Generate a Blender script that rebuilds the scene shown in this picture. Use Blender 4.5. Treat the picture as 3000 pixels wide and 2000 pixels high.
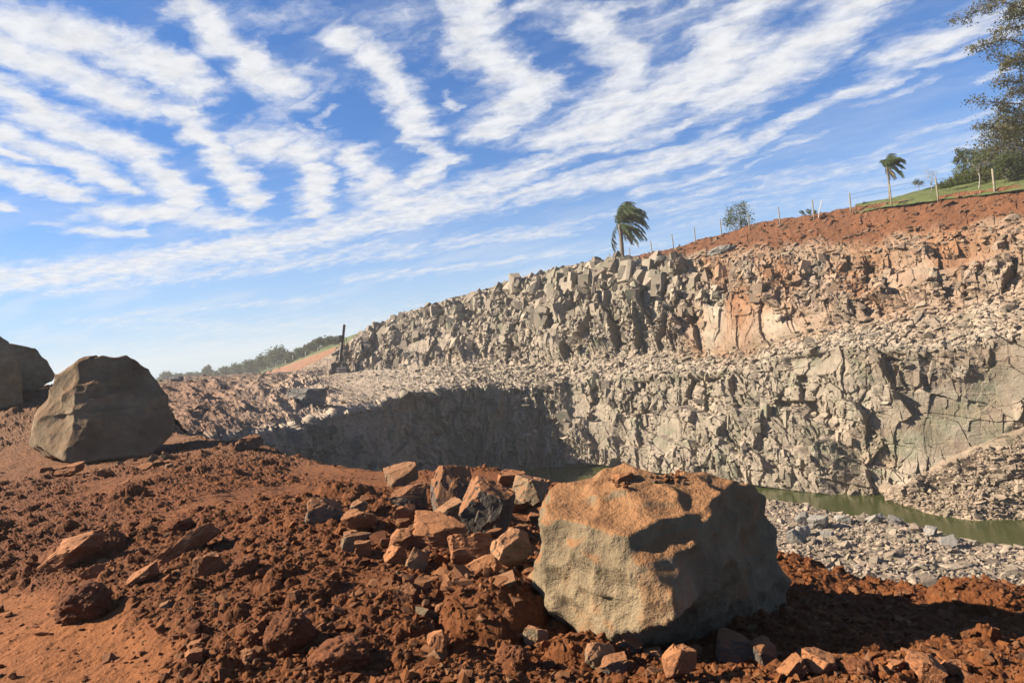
import bpy, bmesh, math, random
import numpy as np
from mathutils import Matrix, Vector
for o in list(bpy.data.objects): bpy.data.objects.remove(o)
scene = bpy.context.scene
COL = scene.collection

# ------------------------------------------------------------------ camera
CAMZ = 2.2
TH = math.radians(6.0)
FW = np.array([0., 1., 0.])
RT = np.array([math.cos(TH), 0., -math.sin(TH)])
UP = np.array([math.sin(TH), 0., math.cos(TH)])
CAMP = np.array([0., 0., CAMZ])
cam_d = bpy.data.cameras.new('camera'); cam_d.lens = 24; cam_d.sensor_width = 36
cam_d.clip_start = 0.05; cam_d.clip_end = 20000
cam = bpy.data.objects.new('camera', cam_d); COL.objects.link(cam)
M = Matrix.Identity(4)
for i in range(3):
    M[i][0] = RT[i]; M[i][1] = UP[i]; M[i][2] = -FW[i]; M[i][3] = CAMP[i]
cam.matrix_world = M
scene.camera = cam

def ray(px, py):
    return FW + (px-1176)/1568*RT + (784-py)/1568*UP
def W(px, py, Y):
    return CAMP + Y*ray(px, py)
ZW = CAMZ-16.0           # water level
def Wz(px, py, z):       # point of the pixel's ray at height z
    r = ray(px, py)
    return CAMP + (z-CAMZ)/r[2]*r

# ------------------------------------------------------------------ exposure, sun
scene.view_settings.view_transform = 'Standard'
scene.view_settings.look = 'None'
scene.view_settings.exposure = 1.55
scene.view_settings.gamma = 1
SUN_EL, SUN_AZ = math.radians(29.5), math.radians(-88)      # azimuth from +Y, clockwise
sd = Vector((math.sin(SUN_AZ)*math.cos(SUN_EL), math.cos(SUN_AZ)*math.cos(SUN_EL), math.sin(SUN_EL)))
sl = bpy.data.lights.new('sun', 'SUN'); sl.energy = 5.0; sl.angle = math.radians(0.5); sl.color = (1, .92, .79)
so = bpy.data.objects.new('sun', sl); COL.objects.link(so)
so.rotation_euler = (-sd).to_track_quat('-Z', 'Y').to_euler(); so.location = sd*50

# ------------------------------------------------------------------ node helper
class NT:
    def __init__(s, tree): s.t = tree; s.n = tree.nodes; s.l = tree.links
    def new(s, typ, ins=None, **kw):
        n = s.n.new(typ)
        for k, v in kw.items(): setattr(n, k, v)
        for k, v in (ins or {}).items(): s.put(n.inputs[k], v)
        return n
    def put(s, sock, v):
        if hasattr(v, 'is_linked') or isinstance(v, bpy.types.NodeSocket): s.l.new(v, sock)
        else:
            if hasattr(sock.default_value, '__len__') and len(sock.default_value) == 4 and len(v) == 3: v = tuple(v)+(1,)
            sock.default_value = v
    def m(s, op, a, b=0.0, c=None, clamp=False):
        n = s.n.new('ShaderNodeMath'); n.operation = op; n.use_clamp = clamp
        s.put(n.inputs[0], a); s.put(n.inputs[1], b)
        if c is not None: s.put(n.inputs[2], c)
        return n.outputs[0]
    def v(s, op, a, b=(0, 0, 0), scale=None):
        n = s.n.new('ShaderNodeVectorMath'); n.operation = op
        s.put(n.inputs[0], a)
        if op not in ('SCALE', 'LENGTH', 'NORMALIZE'): s.put(n.inputs[1], b)
        if scale is not None: s.put(n.inputs['Scale'], scale)
        return n.outputs['Value'] if op in ('DOT_PRODUCT', 'LENGTH', 'DISTANCE') else n.outputs['Vector']
    def mix(s, f, a, b, blend='MIX'):
        n = s.n.new('ShaderNodeMix'); n.data_type = 'RGBA'; n.blend_type = blend
        s.put(n.inputs[0], f); s.put(n.inputs[6], a); s.put(n.inputs[7], b)
        return n.outputs[2]
    def ramp(s, f, a, b, lo=0., hi=1., smooth=True):
        n = s.n.new('ShaderNodeMapRange'); n.interpolation_type = 'SMOOTHSTEP' if smooth else 'LINEAR'
        s.put(n.inputs[0], f); s.put(n.inputs[1], a); s.put(n.inputs[2], b); s.put(n.inputs[3], lo); s.put(n.inputs[4], hi)
        return n.outputs[0]
    def noise(s, vec, scale, detail=4, rough=.55, dist=0., col=False, dim='3D'):
        n = s.n.new('ShaderNodeTexNoise'); n.noise_dimensions = dim; s.put(n.inputs['Vector'], vec)
        n.inputs['Scale'].default_value = scale; n.inputs['Detail'].default_value = detail
        n.inputs['Roughness'].default_value = rough; n.inputs['Distortion'].default_value = dist
        return n.outputs['Color' if col else 'Fac']
    def vec(s, x, y, z=0.0):
        n = s.n.new('ShaderNodeCombineXYZ'); s.put(n.inputs[0], x); s.put(n.inputs[1], y); s.put(n.inputs[2], z); return n.outputs[0]
    def xyz(s, v):
        n = s.n.new('ShaderNodeSeparateXYZ'); s.put(n.inputs[0], v); return n.outputs

# ------------------------------------------------------------------ sky with cloud rolls
world = bpy.data.worlds.new('World'); scene.world = world; world.use_nodes = True
def build_sky():
    N = NT(world.node_tree); N.n.clear()
    out = N.new('ShaderNodeOutputWorld'); bg = N.new('ShaderNodeBackground')
    N.l.new(bg.outputs[0], out.inputs[0])
    sky = N.new('ShaderNodeTexSky', sky_type='NISHITA', sun_disc=False, sun_elevation=SUN_EL, sun_rotation=SUN_AZ,
                altitude=400, air_density=1.0, dust_density=.6, ozone_density=3.0)
    tc = N.new('ShaderNodeTexCoord')
    d = tc.outputs['Generated']
    dx, dy, dz = N.xyz(d)
    K = .09
    den = N.m('ADD', N.m('MAXIMUM', dz, 0.0), K)
    p = N.vec(N.m('DIVIDE', dx, den), N.m('DIVIDE', dy, den))
    def P(px, py):
        r = ray(px, py); r = r/np.linalg.norm(r)
        return np.array([r[0]/(max(r[2], 0)+K), r[1]/(max(r[2], 0)+K)])
    # ragged edges: warp the plane of the cloud deck
    n1 = N.noise(p, 2.2, 2, .5, col=True, dim='2D')
    n2 = N.noise(p, 8.0, 5, .62, col=True, dim='2D')
    w1 = N.v('SCALE', N.v('SUBTRACT', n1, (.5, .5, .5)), scale=.15)
    w2 = N.v('SCALE', N.v('SUBTRACT', n2, (.5, .5, .5)), scale=.14)
    q = N.v('MULTIPLY', N.v('ADD', N.v('ADD', p, w1), w2), (1, 1, 0))
    bands = [  # points in the deck seen at these directions, half width, weight
        ([(-60, 80), (130, 150), (300, 240)], 50, 1), ([(60, 50), (230, 90), (360, 150), (440, 215)], 48, 1),
        ([(400, 250), (510, 360), (585, 470)], 42, 1), ([(-30, 190), (150, 285), (300, 350), (400, 430), (440, 470)], 40, 1),
        ([(20, 310), (150, 360), (285, 445)], 30, 1), ([(-40, 385), (100, 425), (195, 465)], 26, 1), ([(-30, 335), (50, 362)], 16, .9),
        ([(440, 0), (540, 130), (640, 215)], 56, 1), ([(640, 165), (740, 190), (640, 260)], 30, .55),
        ([(590, 325), (690, 345), (725, 420), (720, 495)], 44, 1), ([(690, 290), (725, 330)], 20, .7),
        ([(800, 90), (930, 220), (985, 300)], 50, 1), ([(960, 310), (1020, 370), (950, 420)], 28, .9),
        ([(815, 350), (860, 430), (940, 500)], 48, .95), ([(1040, -20), (1100, 110), (1215, 195), (1130, 310)], 58, .95),
        ([(1340, 40), (1440, 140), (1420, 220), (1310, 310)], 66, .9), ([(1740, -30), (1640, 80), (1690, 130), (1560, 200), (1400, 300)], 62, .95),
        ([(2060, -40), (1900, 80), (1800, 150), (1650, 225)], 56, .95), ([(2380, 0), (2200, 75), (2060, 140)], 42, .8),
        ([(2030, 195), (1850, 255), (1650, 370)], 15, .8), ([(1650, 335), (1450, 400), (1230, 445)], 27, .85),
        ([(1270, 370), (1150, 425), (960, 460)], 30, .85), ([(1500, 310), (1330, 350)], 18, .7),
        ([(-40, 650), (300, 610), (600, 565), (850, 515), (1020, 480)], 36, .85),
        ([(150, 670), (500, 625), (900, 580), (1280, 530)], 20, .55), ([(2380, 290), (1900, 400), (1480, 480)], 34, .42),
        ([(2380, 345), (2050, 420), (1600, 500)], 26, .35), ([(255, 495), (380, 492), (530, 512)], 26, .95),
        ([(900, 735), (600, 755), (250, 740)], 22, .4), ([(1000, 715), (600, 790), (300, 800)], 30, .35),
        ([(170, 532), (300, 540)], 11, .8), ([(-30, 468), (35, 475)], 10, .9), ([(90, 512), (150, 520)], 8, .5),
        ([(640, 30), (900, 40), (1000, 10)], 60, .38), ([(1150, 400), (1000, 440)], 20, .6), ([(1750, 250), (1560, 340), (1280, 410)], 14, .6),
        ([(1280, 580), (1050, 615), (820, 640)], 12, .5), ([(1500, 560), (1100, 610)], 14, .4), ([(700, 690), (300, 720)], 10, .45),
        ([(2352, 60), (2230, 120), (2110, 160)], 16, .7), ([(1960, 120), (1830, 175), (1700, 240)], 14, .6), ([(1780, 300), (1640, 400), (1480, 440)], 15, .6), ([(1900, 300), (1760, 350), (1690, 400)], 9, .5),
        ([(1500, 230), (1400, 310), (1290, 350)], 12, .6), ([(1640, 250), (1520, 310), (1440, 340)], 13, .6), ([(2100, 330), (1850, 400), (1640, 455)], 12, .45), ([(2352, 230), (2200, 280), (2080, 320)], 10, .5),
        ([(1130, 470), (980, 510)], 14, .6), ([(1440, 480), (1240, 530)], 11, .45), ([(870, 560), (700, 600), (560, 625)], 14, .6), ([(560, 590), (250, 640), (60, 660)], 13, .6), ([(480, 300), (430, 330)], 9, .5), ([(770, 250), (730, 290)], 12, .5), ([(1040, 210), (1060, 250)], 16, .6),
        ([(1250, -20), (1480, 60), (1950, -30)], 80, .42), ([(680, 10), (1000, 110)], 70, .36), ([(1450, 60), (1600, 180)], 60, .4), ([(1100, 480), (1500, 400), (1800, 330)], 30, .3),
        ([(2150, 190), (1990, 240)], 9, .5), ([(2300, 165), (2240, 185)], 9, .6), ([(1200, 20), (1500, 10)], 30, .5),
    ]
    acc = None
    for pts, hw, wt in bands:
        for (a, b) in zip(pts[:-1], pts[1:]):
            A, B = P(*a), P(*b)
            mx, my = (a[0]+b[0])/2, (a[1]+b[1])/2
            L = math.hypot(b[0]-a[0], b[1]-a[1]); nx, ny = -(b[1]-a[1])/L, (b[0]-a[0])/L
            w = np.linalg.norm(P(mx+nx*hw, my+ny*hw)-P(mx-nx*hw, my-ny*hw))/2
            # true perpendicular half width in the deck's plane
            AB = B-A; t = AB/np.linalg.norm(AB); off = P(mx+nx*hw, my+ny*hw)-P(mx-nx*hw, my-ny*hw)
            w = max(abs(off[0]*-t[1]+off[1]*t[0])/2, .012)
            # each band waits for the one before it, so that few values are alive at a time
            qq = q if acc is None else N.v('ADD', q, N.vec(N.m('MULTIPLY', acc, 1e-7), 0.0))
            pa = N.v('SUBTRACT', qq, (A[0], A[1], 0))
            h = N.m('MULTIPLY', N.v('DOT_PRODUCT', pa, (AB[0], AB[1], 0)), 1/float(AB@AB), clamp=True)
            dist = N.v('LENGTH', N.v('SUBTRACT', pa, N.v('SCALE', (AB[0], AB[1], 0), scale=h)))
            f = N.m('MULTIPLY_ADD', dist, -wt/w/1.27, wt*1.23)
            f = N.m('MINIMUM', f, wt)
            acc = f if acc is None else N.m('SMOOTH_MAX', acc, f, .12)
    # fibres and gaps
    ca, sa = math.cos(math.radians(-38)), math.sin(math.radians(-38))
    rp = N.vec(N.m('MULTIPLY', N.v('DOT_PRODUCT', q, (ca, sa, 0)), 1.0), N.m('MULTIPLY', N.v('DOT_PRODUCT', q, (-sa, ca, 0)), 3.2))
    fib = N.noise(rp, 3.6, 7, .60, dim='2D')
    fine = N.noise(p, 14, 5, .6, dim='2D')
    dens = N.m('ADD', acc, N.m('MULTIPLY_ADD', fib, 1.25, -.625))
    dens = N.m('ADD', dens, N.m('MULTIPLY_ADD', fine, .46, -.23))
    dens = N.ramp(dens, .07, 1.12)
    # faint veil low down
    veil = N.m('MULTIPLY', N.ramp(N.noise(rp, .9, 4, .55, dim='2D'), .42, .75), N.ramp(dz, .02, .25, .36, .16))
    dens = N.m('MAXIMUM', dens, veil)
    dens = N.m('MULTIPLY', dens, N.ramp(dz, -.02, .05))
    skyc = N.v('SCALE', sky.outputs[0], scale=.0325)
    skyc = N.v('MULTIPLY', skyc, (.54, 1.08, 1.66))
    hz = N.ramp(dz, .0, .30, .55, 0.)
    skyc = N.mix(hz, skyc, (.195, .247, .32))
    shade = N.ramp(fine, .25, .7, .88, 1.0)
    cl = N.v('SCALE', (.298, .305, .319), scale=shade)
    colr = N.mix(dens, skyc, cl)
    N.l.new(colr, bg.inputs[0]); bg.inputs[1].default_value = 1.0
build_sky()
world.cycles.sampling_method = 'MANUAL'; world.cycles.sample_map_resolution = 256

# ------------------------------------------------------------------ noise in numpy
def hsh(ix, iy, iz=0, seed=0):
    ix = np.asarray(ix).astype(np.int64); iy = np.asarray(iy).astype(np.int64); iz = np.asarray(iz).astype(np.int64)
    h = (ix*374761393 + iy*668265263 + iz*2147483647 + seed*1274126177) & 0xFFFFFFFF
    h = ((h ^ (h >> 13))*1274126177) & 0xFFFFFFFF
    h = ((h ^ (h >> 16))*2246822519) & 0xFFFFFFFF
    h = h ^ (h >> 15)
    return (h & 0xFFFFFF)/float(0x1000000)
def vn2(x, y, seed=0):
    ix = np.floor(x); iy = np.floor(y); fx = x-ix; fy = y-iy
    fx = fx*fx*(3-2*fx); fy = fy*fy*(3-2*fy)
    a = hsh(ix, iy, 0, seed); b = hsh(ix+1, iy, 0, seed); c = hsh(ix, iy+1, 0, seed); d = hsh(ix+1, iy+1, 0, seed)
    return (a*(1-fx)+b*fx)*(1-fy)+(c*(1-fx)+d*fx)*fy
def fbm2(x, y, oct=4, seed=0, g=.5):
    s = 0; a = 1; n = 0
    for i in range(oct):
        s = s+a*(vn2(x, y, seed+i)*2-1); n += a; a *= g
        x, y = x*1.93*.8+y*1.93*.6+7.1, -x*1.93*.6+y*1.93*.8+3.3
    return s/n
def vn3(x, y, z, seed=0):
    ix = np.floor(x); iy = np.floor(y); iz = np.floor(z); fx = x-ix; fy = y-iy; fz = z-iz
    fx = fx*fx*(3-2*fx); fy = fy*fy*(3-2*fy); fz = fz*fz*(3-2*fz)
    r = 0
    for k in (0, 1):
        a = hsh(ix, iy, iz+k, seed); b = hsh(ix+1, iy, iz+k, seed); c = hsh(ix, iy+1, iz+k, seed); d = hsh(ix+1, iy+1, iz+k, seed)
        r = r+((a*(1-fx)+b*fx)*(1-fy)+(c*(1-fx)+d*fx)*fy)*(fz if k else 1-fz)
    return r
def fbm3(p, oct=4, seed=0, g=.5):
    x, y, z = p[..., 0], p[..., 1], p[..., 2]
    s = 0; a = 1; n = 0
    for i in range(oct):
        s = s+a*(vn3(x, y, z, seed+i)*2-1); n += a; a *= g
        x, y, z = x*1.62+y*1.2+1.7, -x*1.2+y*1.62+9.2, z*2.02+4.1
    return s/n
def worley(x, y, seed=0, cheb=0., jit=.9):
    """nearest cell: distance, second distance, id hash coordinates, local offset"""
    ix = np.floor(x); iy = np.floor(y)
    d1 = np.full(x.shape, 1e9); d2 = np.full(x.shape, 1e9)
    cx = np.zeros(x.shape); cy = np.zeros(x.shape); ox = np.zeros(x.shape); oy = np.zeros(x.shape)
    for i in (-1, 0, 1):
        for j in (-1, 0, 1):
            gx = ix+i; gy = iy+j
            px = gx+.5+jit*(hsh(gx, gy, 1, seed)-.5); py = gy+.5+jit*(hsh(gx, gy, 2, seed)-.5)
            ex = x-px; ey = y-py
            d = np.hypot(ex, ey)
            if cheb: d = (1-cheb)*d+cheb*np.maximum(abs(ex), abs(ey))
            m = d < d1
            d2 = np.where(m, d1, np.minimum(d2, d)); d1 = np.where(m, d, d1)
            cx = np.where(m, gx, cx); cy = np.where(m, gy, cy); ox = np.where(m, ex, ox); oy = np.where(m, ey, oy)
    return d1, d2, cx, cy, ox, oy
def blocks(A, B, sx, sy, seed, amp, tilt, cheb=.6, warp=.25):
    wx = A+warp*sx*fbm2(A/sx*.7, B/sy*.7, 1, seed+50); wy = B+warp*sy*fbm2(A/sx*.7, B/sy*.7, 1, seed+60)
    d1, d2, cx, cy, ox, oy = worley(wx/sx, wy/sy, seed, cheb)
    off = (hsh(cx, cy, 3, seed)-.5)*2*amp
    t = ((hsh(cx, cy, 4, seed)-.5)*2*tilt*sx*ox + (hsh(cx, cy, 5, seed)-.5)*2*tilt*sy*oy)
    crack = np.clip((d2-d1)/.10, 0, 1)
    return off+t, crack, hsh(cx, cy, 6, seed)
def facets3(P_, sc, seed, amp, tilt):
    """flat fracture facets in three dimensions"""
    x = P_*sc; i0 = np.floor(x); best = np.full(len(P_), 1e9); out = np.zeros(len(P_))
    for i in (-1, 0, 1):
        for j in (-1, 0, 1):
            for k in (-1, 0, 1):
                g = i0+np.array([i, j, k]); a, b, c = g[:, 0], g[:, 1], g[:, 2]
                e = x-g-.5-.9*(np.stack([hsh(a, b, c, seed), hsh(a, b, c, seed+1), hsh(a, b, c, seed+2)], -1)-.5)
                d = (e*e).sum(1); m = d < best; best = np.where(m, d, best)
                v = (hsh(a, b, c, seed+3)-.5)*2*amp+tilt*(e*(np.stack([hsh(a, b, c, seed+4), hsh(a, b, c, seed+5), hsh(a, b, c, seed+6)], -1)-.5)).sum(1)*2
                out = np.where(m, v, out)
    return out
def sst(x, a, b):
    t = np.clip((x-a)/(b-a), 0, 1); return t*t*(3-2*t)

# ------------------------------------------------------------------ objects
def tag(o, label=None, cat=None, group=None, kind=None):
    if label: o['label'] = label
    if cat: o['category'] = cat
    if group: o['group'] = group
    if kind: o['kind'] = kind
    return o
def link(name, me, mat=None, parent=None, loc=None):
    o = bpy.data.objects.new(name, me); COL.objects.link(o)
    if mat is not None and me is not None and len(me.materials) == 0: me.materials.append(mat)
    if parent is not None: o.parent = parent
    if loc is not None: o.location = loc
    return o
def empty(name, loc, rz=0):
    o = bpy.data.objects.new(name, None); COL.objects.link(o); o.location = loc; o.rotation_euler = (0, 0, rz)
    o.empty_display_size = .2
    return o
def mesh_np(name, V, F, cols=None, smooth=False):
    me = bpy.data.meshes.new(name)
    V = np.ascontiguousarray(V, dtype=np.float32).reshape(-1, 3); F = np.ascontiguousarray(F, dtype=np.int32)
    k = F.shape[1]
    me.vertices.add(len(V)); me.vertices.foreach_set('co', V.ravel())
    me.loops.add(F.size); me.loops.foreach_set('vertex_index', F.ravel())
    me.polygons.add(len(F)); me.polygons.foreach_set('loop_start', np.arange(0, F.size, k, dtype=np.int32))
    me.update(calc_edges=True)
    me.polygons.foreach_set('use_smooth', np.full(len(F), smooth))
    if cols is not None:
        a = me.color_attributes.new('tint', 'FLOAT_COLOR', 'POINT')
        a.data.foreach_set('color', np.ascontiguousarray(cols, dtype=np.float32).reshape(-1, 4).ravel())
    me.validate()
    return me
def grid_faces(nt, ns, flip=False):
    i = np.arange(nt*ns).reshape(nt, ns)
    a, b, c, d = i[:-1, :-1], i[:-1, 1:], i[1:, 1:], i[1:, :-1]
    q = np.stack([a, d, c, b] if not flip else [a, b, c, d], -1)
    return q.reshape(-1, 4)
def smooth1(a, k, axis):
    if k < 2: return a
    pad = [(0, 0)]*a.ndim; pad[axis] = (k, k)
    b = np.pad(a, pad, mode='edge'); c = np.cumsum(b, axis=axis)
    n = a.shape[axis]; w = 2*(k//2)+1
    hi = np.take(c, np.arange(n)+k+k//2, axis=axis); lo = np.take(c, np.arange(n)+k-k//2-1, axis=axis)
    return (hi-lo)/w
def loft(cols, ns, counts, ks=25, kt=9, sden=None):
    """cols: (s, [points]) -> dense grid (nt, ns, 3) and strip coordinate"""
    s = np.array([c[0] for c in cols], float); P = np.array([c[1] for c in cols], float)
    sd_ = np.linspace(s[0], s[-1], ns) if sden is None else sden
    ns = len(sd_)
    D = np.empty((P.shape[1], ns, 3))
    for r in range(P.shape[1]):
        for k in range(3): D[r, :, k] = np.interp(sd_, s, P[:, r, k])
    D = smooth1(smooth1(D, ks, 1), ks, 1)
    rows = []; tv = []
    for r, n in enumerate(counts):
        t = np.arange(n)/n
        rows.append(D[r][None]*(1-t)[:, None, None]+D[r+1][None]*t[:, None, None]); tv.append(r+t)
    rows.append(D[-1][None]); tv.append(np.array([len(counts)*1.0]))
    G = np.concatenate(rows); tv = np.concatenate(tv)
    G = smooth1(smooth1(G, kt, 0), kt, 0)
    return G, tv, sd_
def normals(G, ref):
    a = np.gradient(G, axis=1); b = np.gradient(G, axis=0)
    n = np.cross(a, b); n /= np.linalg.norm(n, axis=-1, keepdims=True)+1e-9
    n *= np.where((n*ref).sum(-1, keepdims=True) < 0, -1, 1)
    return n

# ------------------------------------------------------------------ materials
def new_mat(name):
    m = bpy.data.materials.new(name); m.use_nodes = True
    N = NT(m.node_tree); b = N.n['Principled BSDF']
    b.inputs['Roughness'].default_value = .95
    b.inputs['Specular IOR Level'].default_value = .15
    return m, N, b
def bump(N, b, h, dist, strength=1.0):
    n = N.new('ShaderNodeBump', {'Height': h}); n.inputs['Distance'].default_value = dist; n.inputs['Strength'].default_value = strength
    N.l.new(n.outputs[0], b.inputs['Normal'])
def mat_cliff():
    m, N, b = new_mat('cliff_rock')
    at = N.new('ShaderNodeAttribute', attribute_name='tint')
    c = N.new('ShaderNodeSeparateColor', {'Color': at.outputs['Color']}).outputs
    orange, red, val = c[0], c[1], c[2]; smoothm = at.outputs['Alpha']
    pos = N.new('ShaderNodeNewGeometry').outputs['Position']
    nz = N.xyz(N.new('ShaderNodeNewGeometry').outputs['True Normal'])[2]
    big = N.noise(pos, .12, 4, .6); med = N.noise(pos, .9, 5, .6); fin = N.noise(pos, 5, 5, .65)
    grey = N.mix(big, (0.1548, 0.1253, 0.09116), (0.2219, 0.1759, 0.1249))
    grey = N.mix(N.ramp(N.noise(pos, .35, 4, .6), .5, .68), grey, (0.1445, 0.1322, 0.0866))
    grey = N.mix(N.m('MULTIPLY', N.ramp(nz, .25, .75), .75), grey, (0.258, 0.1963, 0.1385))     # settled dust on ledges
    orng = N.mix(med, (0.1709, 0.06852, 0.02838), (0.1899, 0.1057, 0.05573))
    orng = N.mix(N.ramp(fin, .45, .75, 0, .5), orng, (0.1772, 0.1342, 0.0903))
    col = N.mix(orange, grey, orng)
    soil = N.mix(fin, (0.07912, 0.0297, 0.01238), (0.1297, 0.05368, 0.02477))
    col = N.mix(red, col, soil)
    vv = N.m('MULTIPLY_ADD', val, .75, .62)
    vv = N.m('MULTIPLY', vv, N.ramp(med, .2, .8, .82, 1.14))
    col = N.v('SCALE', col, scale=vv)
    N.l.new(col, b.inputs['Base Color'])
    strat = N.noise(N.v('MULTIPLY', pos, (.8, .8, 4.0)), 1.6, 6, .68)
    h = N.m('ADD', N.m('MULTIPLY', strat, .6), N.m('MULTIPLY', fin, .35))
    bump(N, b, h, .22, .8)
    return m
def mat_soil():
    m, N, b = new_mat('red_soil')
    at = N.new('ShaderNodeAttribute', attribute_name='tint')
    c = N.new('ShaderNodeSeparateColor', {'Color': at.outputs['Color']}).outputs
    pos = N.new('ShaderNodeNewGeometry').outputs['Position']
    a = N.noise(pos, .8, 4, .6); f = N.noise(pos, 14, 6, .7); g = N.noise(pos, 70, 4, .7)
    col = N.mix(a, (0.08029, 0.02489, 0.007164), (0.1265, 0.04026, 0.01147))
    col = N.mix(N.ramp(f, .45, .75), col, (0.1614, 0.06076, 0.01948))
    col = N.mix(N.m('MULTIPLY', c[0], N.ramp(a, .3, .7, .55, 1.0)), col, (0.1876, 0.06588, 0.01948))             # fine compacted dust
    col = N.mix(c[1], col, (0.1745, 0.1025, 0.05445))                                          # greyer gravelly dust
    col = N.v('SCALE', col, scale=N.m('MULTIPLY_ADD', c[2], .5, .75))
    N.l.new(col, b.inputs['Base Color'])
    bump(N, b, N.m('ADD', f, N.m('MULTIPLY', g, .4)), .03, .7)
    return m
def mat_stone(name, c1, c2, dust, dust_amt=.8, scale=3.0, streak=None, bumpd=.03, dlo=.15, dhi=.6):
    """broken stone: fresh faces c1/c2, dust lying on faces that look up"""
    m, N, b = new_mat(name)
    tc = N.new('ShaderNodeTexCoord').outputs['Object']
    inf = N.new('ShaderNodeObjectInfo').outputs['Random']
    p = N.v('ADD', tc, N.v('SCALE', (13., 7., 5.), scale=inf))
    nz = N.xyz(N.new('ShaderNodeNewGeometry').outputs['Normal'])[2]
    a = N.noise(p, scale, 5, .6); f = N.noise(p, scale*5, 6, .68); g = N.noise(p, scale*22, 3, .7)
    col = N.mix(N.ramp(a, .3, .7), c1, c2)
    col = N.v('SCALE', col, scale=N.ramp(f, .2, .8, .72, 1.2))
    if streak:
        v = N.noise(N.v('MULTIPLY', p, (1, 1, .4)), scale*1.1, 7, .68, .6)
        col = N.mix(N.ramp(v, .55, .72, 0, .6), col, streak)
        col = N.mix(N.ramp(N.noise(p, scale*.9, 6, .65), .55, .66, 0, .5), col, dust)
    d = N.m('MULTIPLY', N.ramp(N.m('ADD', nz, N.m('MULTIPLY_ADD', f, .7, -.35)), dlo, dhi), dust_amt)
    col = N.mix(d, col, dust)
    col = N.v('SCALE', col, scale=N.m('MULTIPLY_ADD', inf, .3, .85))
    N.l.new(col, b.inputs['Base Color'])
    bump(N, b, N.m('ADD', f, N.m('MULTIPLY', g, .35)), bumpd, .8)
    return m
def mat_plain(name, c1, c2, scale=2., rough=.9, trans=False, bumpd=0, attr=False):
    m, N, b = new_mat(name); b.inputs['Roughness'].default_value = rough
    pos = N.new('ShaderNodeNewGeometry').outputs['Position']
    n = N.noise(pos, scale, 4, .65)
    col = N.mix(N.ramp(n, .3, .7), c1, c2)
    if attr:
        at = N.new('ShaderNodeAttribute', attribute_name='tint')
        c = N.new('ShaderNodeSeparateColor', {'Color': at.outputs['Color']}).outputs
        col = N.v('SCALE', col, scale=N.m('MULTIPLY_ADD', c[0], 1.0, .5))
    N.l.new(col, b.inputs['Base Color'])
    if bumpd: bump(N, b, N.noise(pos, scale*4, 5, .7), bumpd)
    if trans:
        t = N.new('ShaderNodeBsdfTranslucent'); N.l.new(col, t.inputs[0])
        mx = N.new('ShaderNodeMixShader'); mx.inputs[0].default_value = .3
        N.l.new(b.outputs[0], mx.inputs[1]); N.l.new(t.outputs[0], mx.inputs[2])
        N.l.new(mx.outputs[0], N.n['Material Output'].inputs[0])
    return m
def mat_water():
    m, N, b = new_mat('pond_water')
    b.inputs['Base Color'].default_value = (.042, .046, .012, 1); b.inputs['Roughness'].default_value = .07
    b.inputs['Specular IOR Level'].default_value = .5
    pos = N.new('ShaderNodeNewGeometry').outputs['Position']
    w = N.noise(N.v('MULTIPLY', pos, (1.0, 2.6, 1)), 1.3, 4, .6)
    bump(N, b, w, .05, .5)
    return m
MC = mat_cliff(); MS = mat_soil(); MWAT = mat_water()
M_RED = mat_stone('red_dusted_stone', (0.1875, 0.07568, 0.03268), (0.1445, 0.06106, 0.02924), (0.2675, 0.1118, 0.04472), .85, 2.2)
M_TAN = mat_stone('tan_broken_stone', (0.1952, 0.1445, 0.08342), (0.1445, 0.1015, 0.06106), (0.2675, 0.1152, 0.04902), .75, 2.2)
M_GREY = mat_stone('grey_broken_stone', (0.1058, 0.08392, 0.06254), (0.06804, 0.05504, 0.04272), (0.2233, 0.08944, 0.03406), .85, 2.2)
M_CLOD = mat_stone('red_earth_clod', (0.1195, 0.03956, 0.01548), (0.1514, 0.05418, 0.0215), (0.1806, 0.06536, 0.0258), .6, 6, None, .05)
M_DEBRIS = mat_stone('pale_quarry_stone', (0.1806, 0.1557, 0.1264), (0.141, 0.1264, 0.1049), (0.2236, 0.1918, 0.1557), .7, .8)

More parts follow.
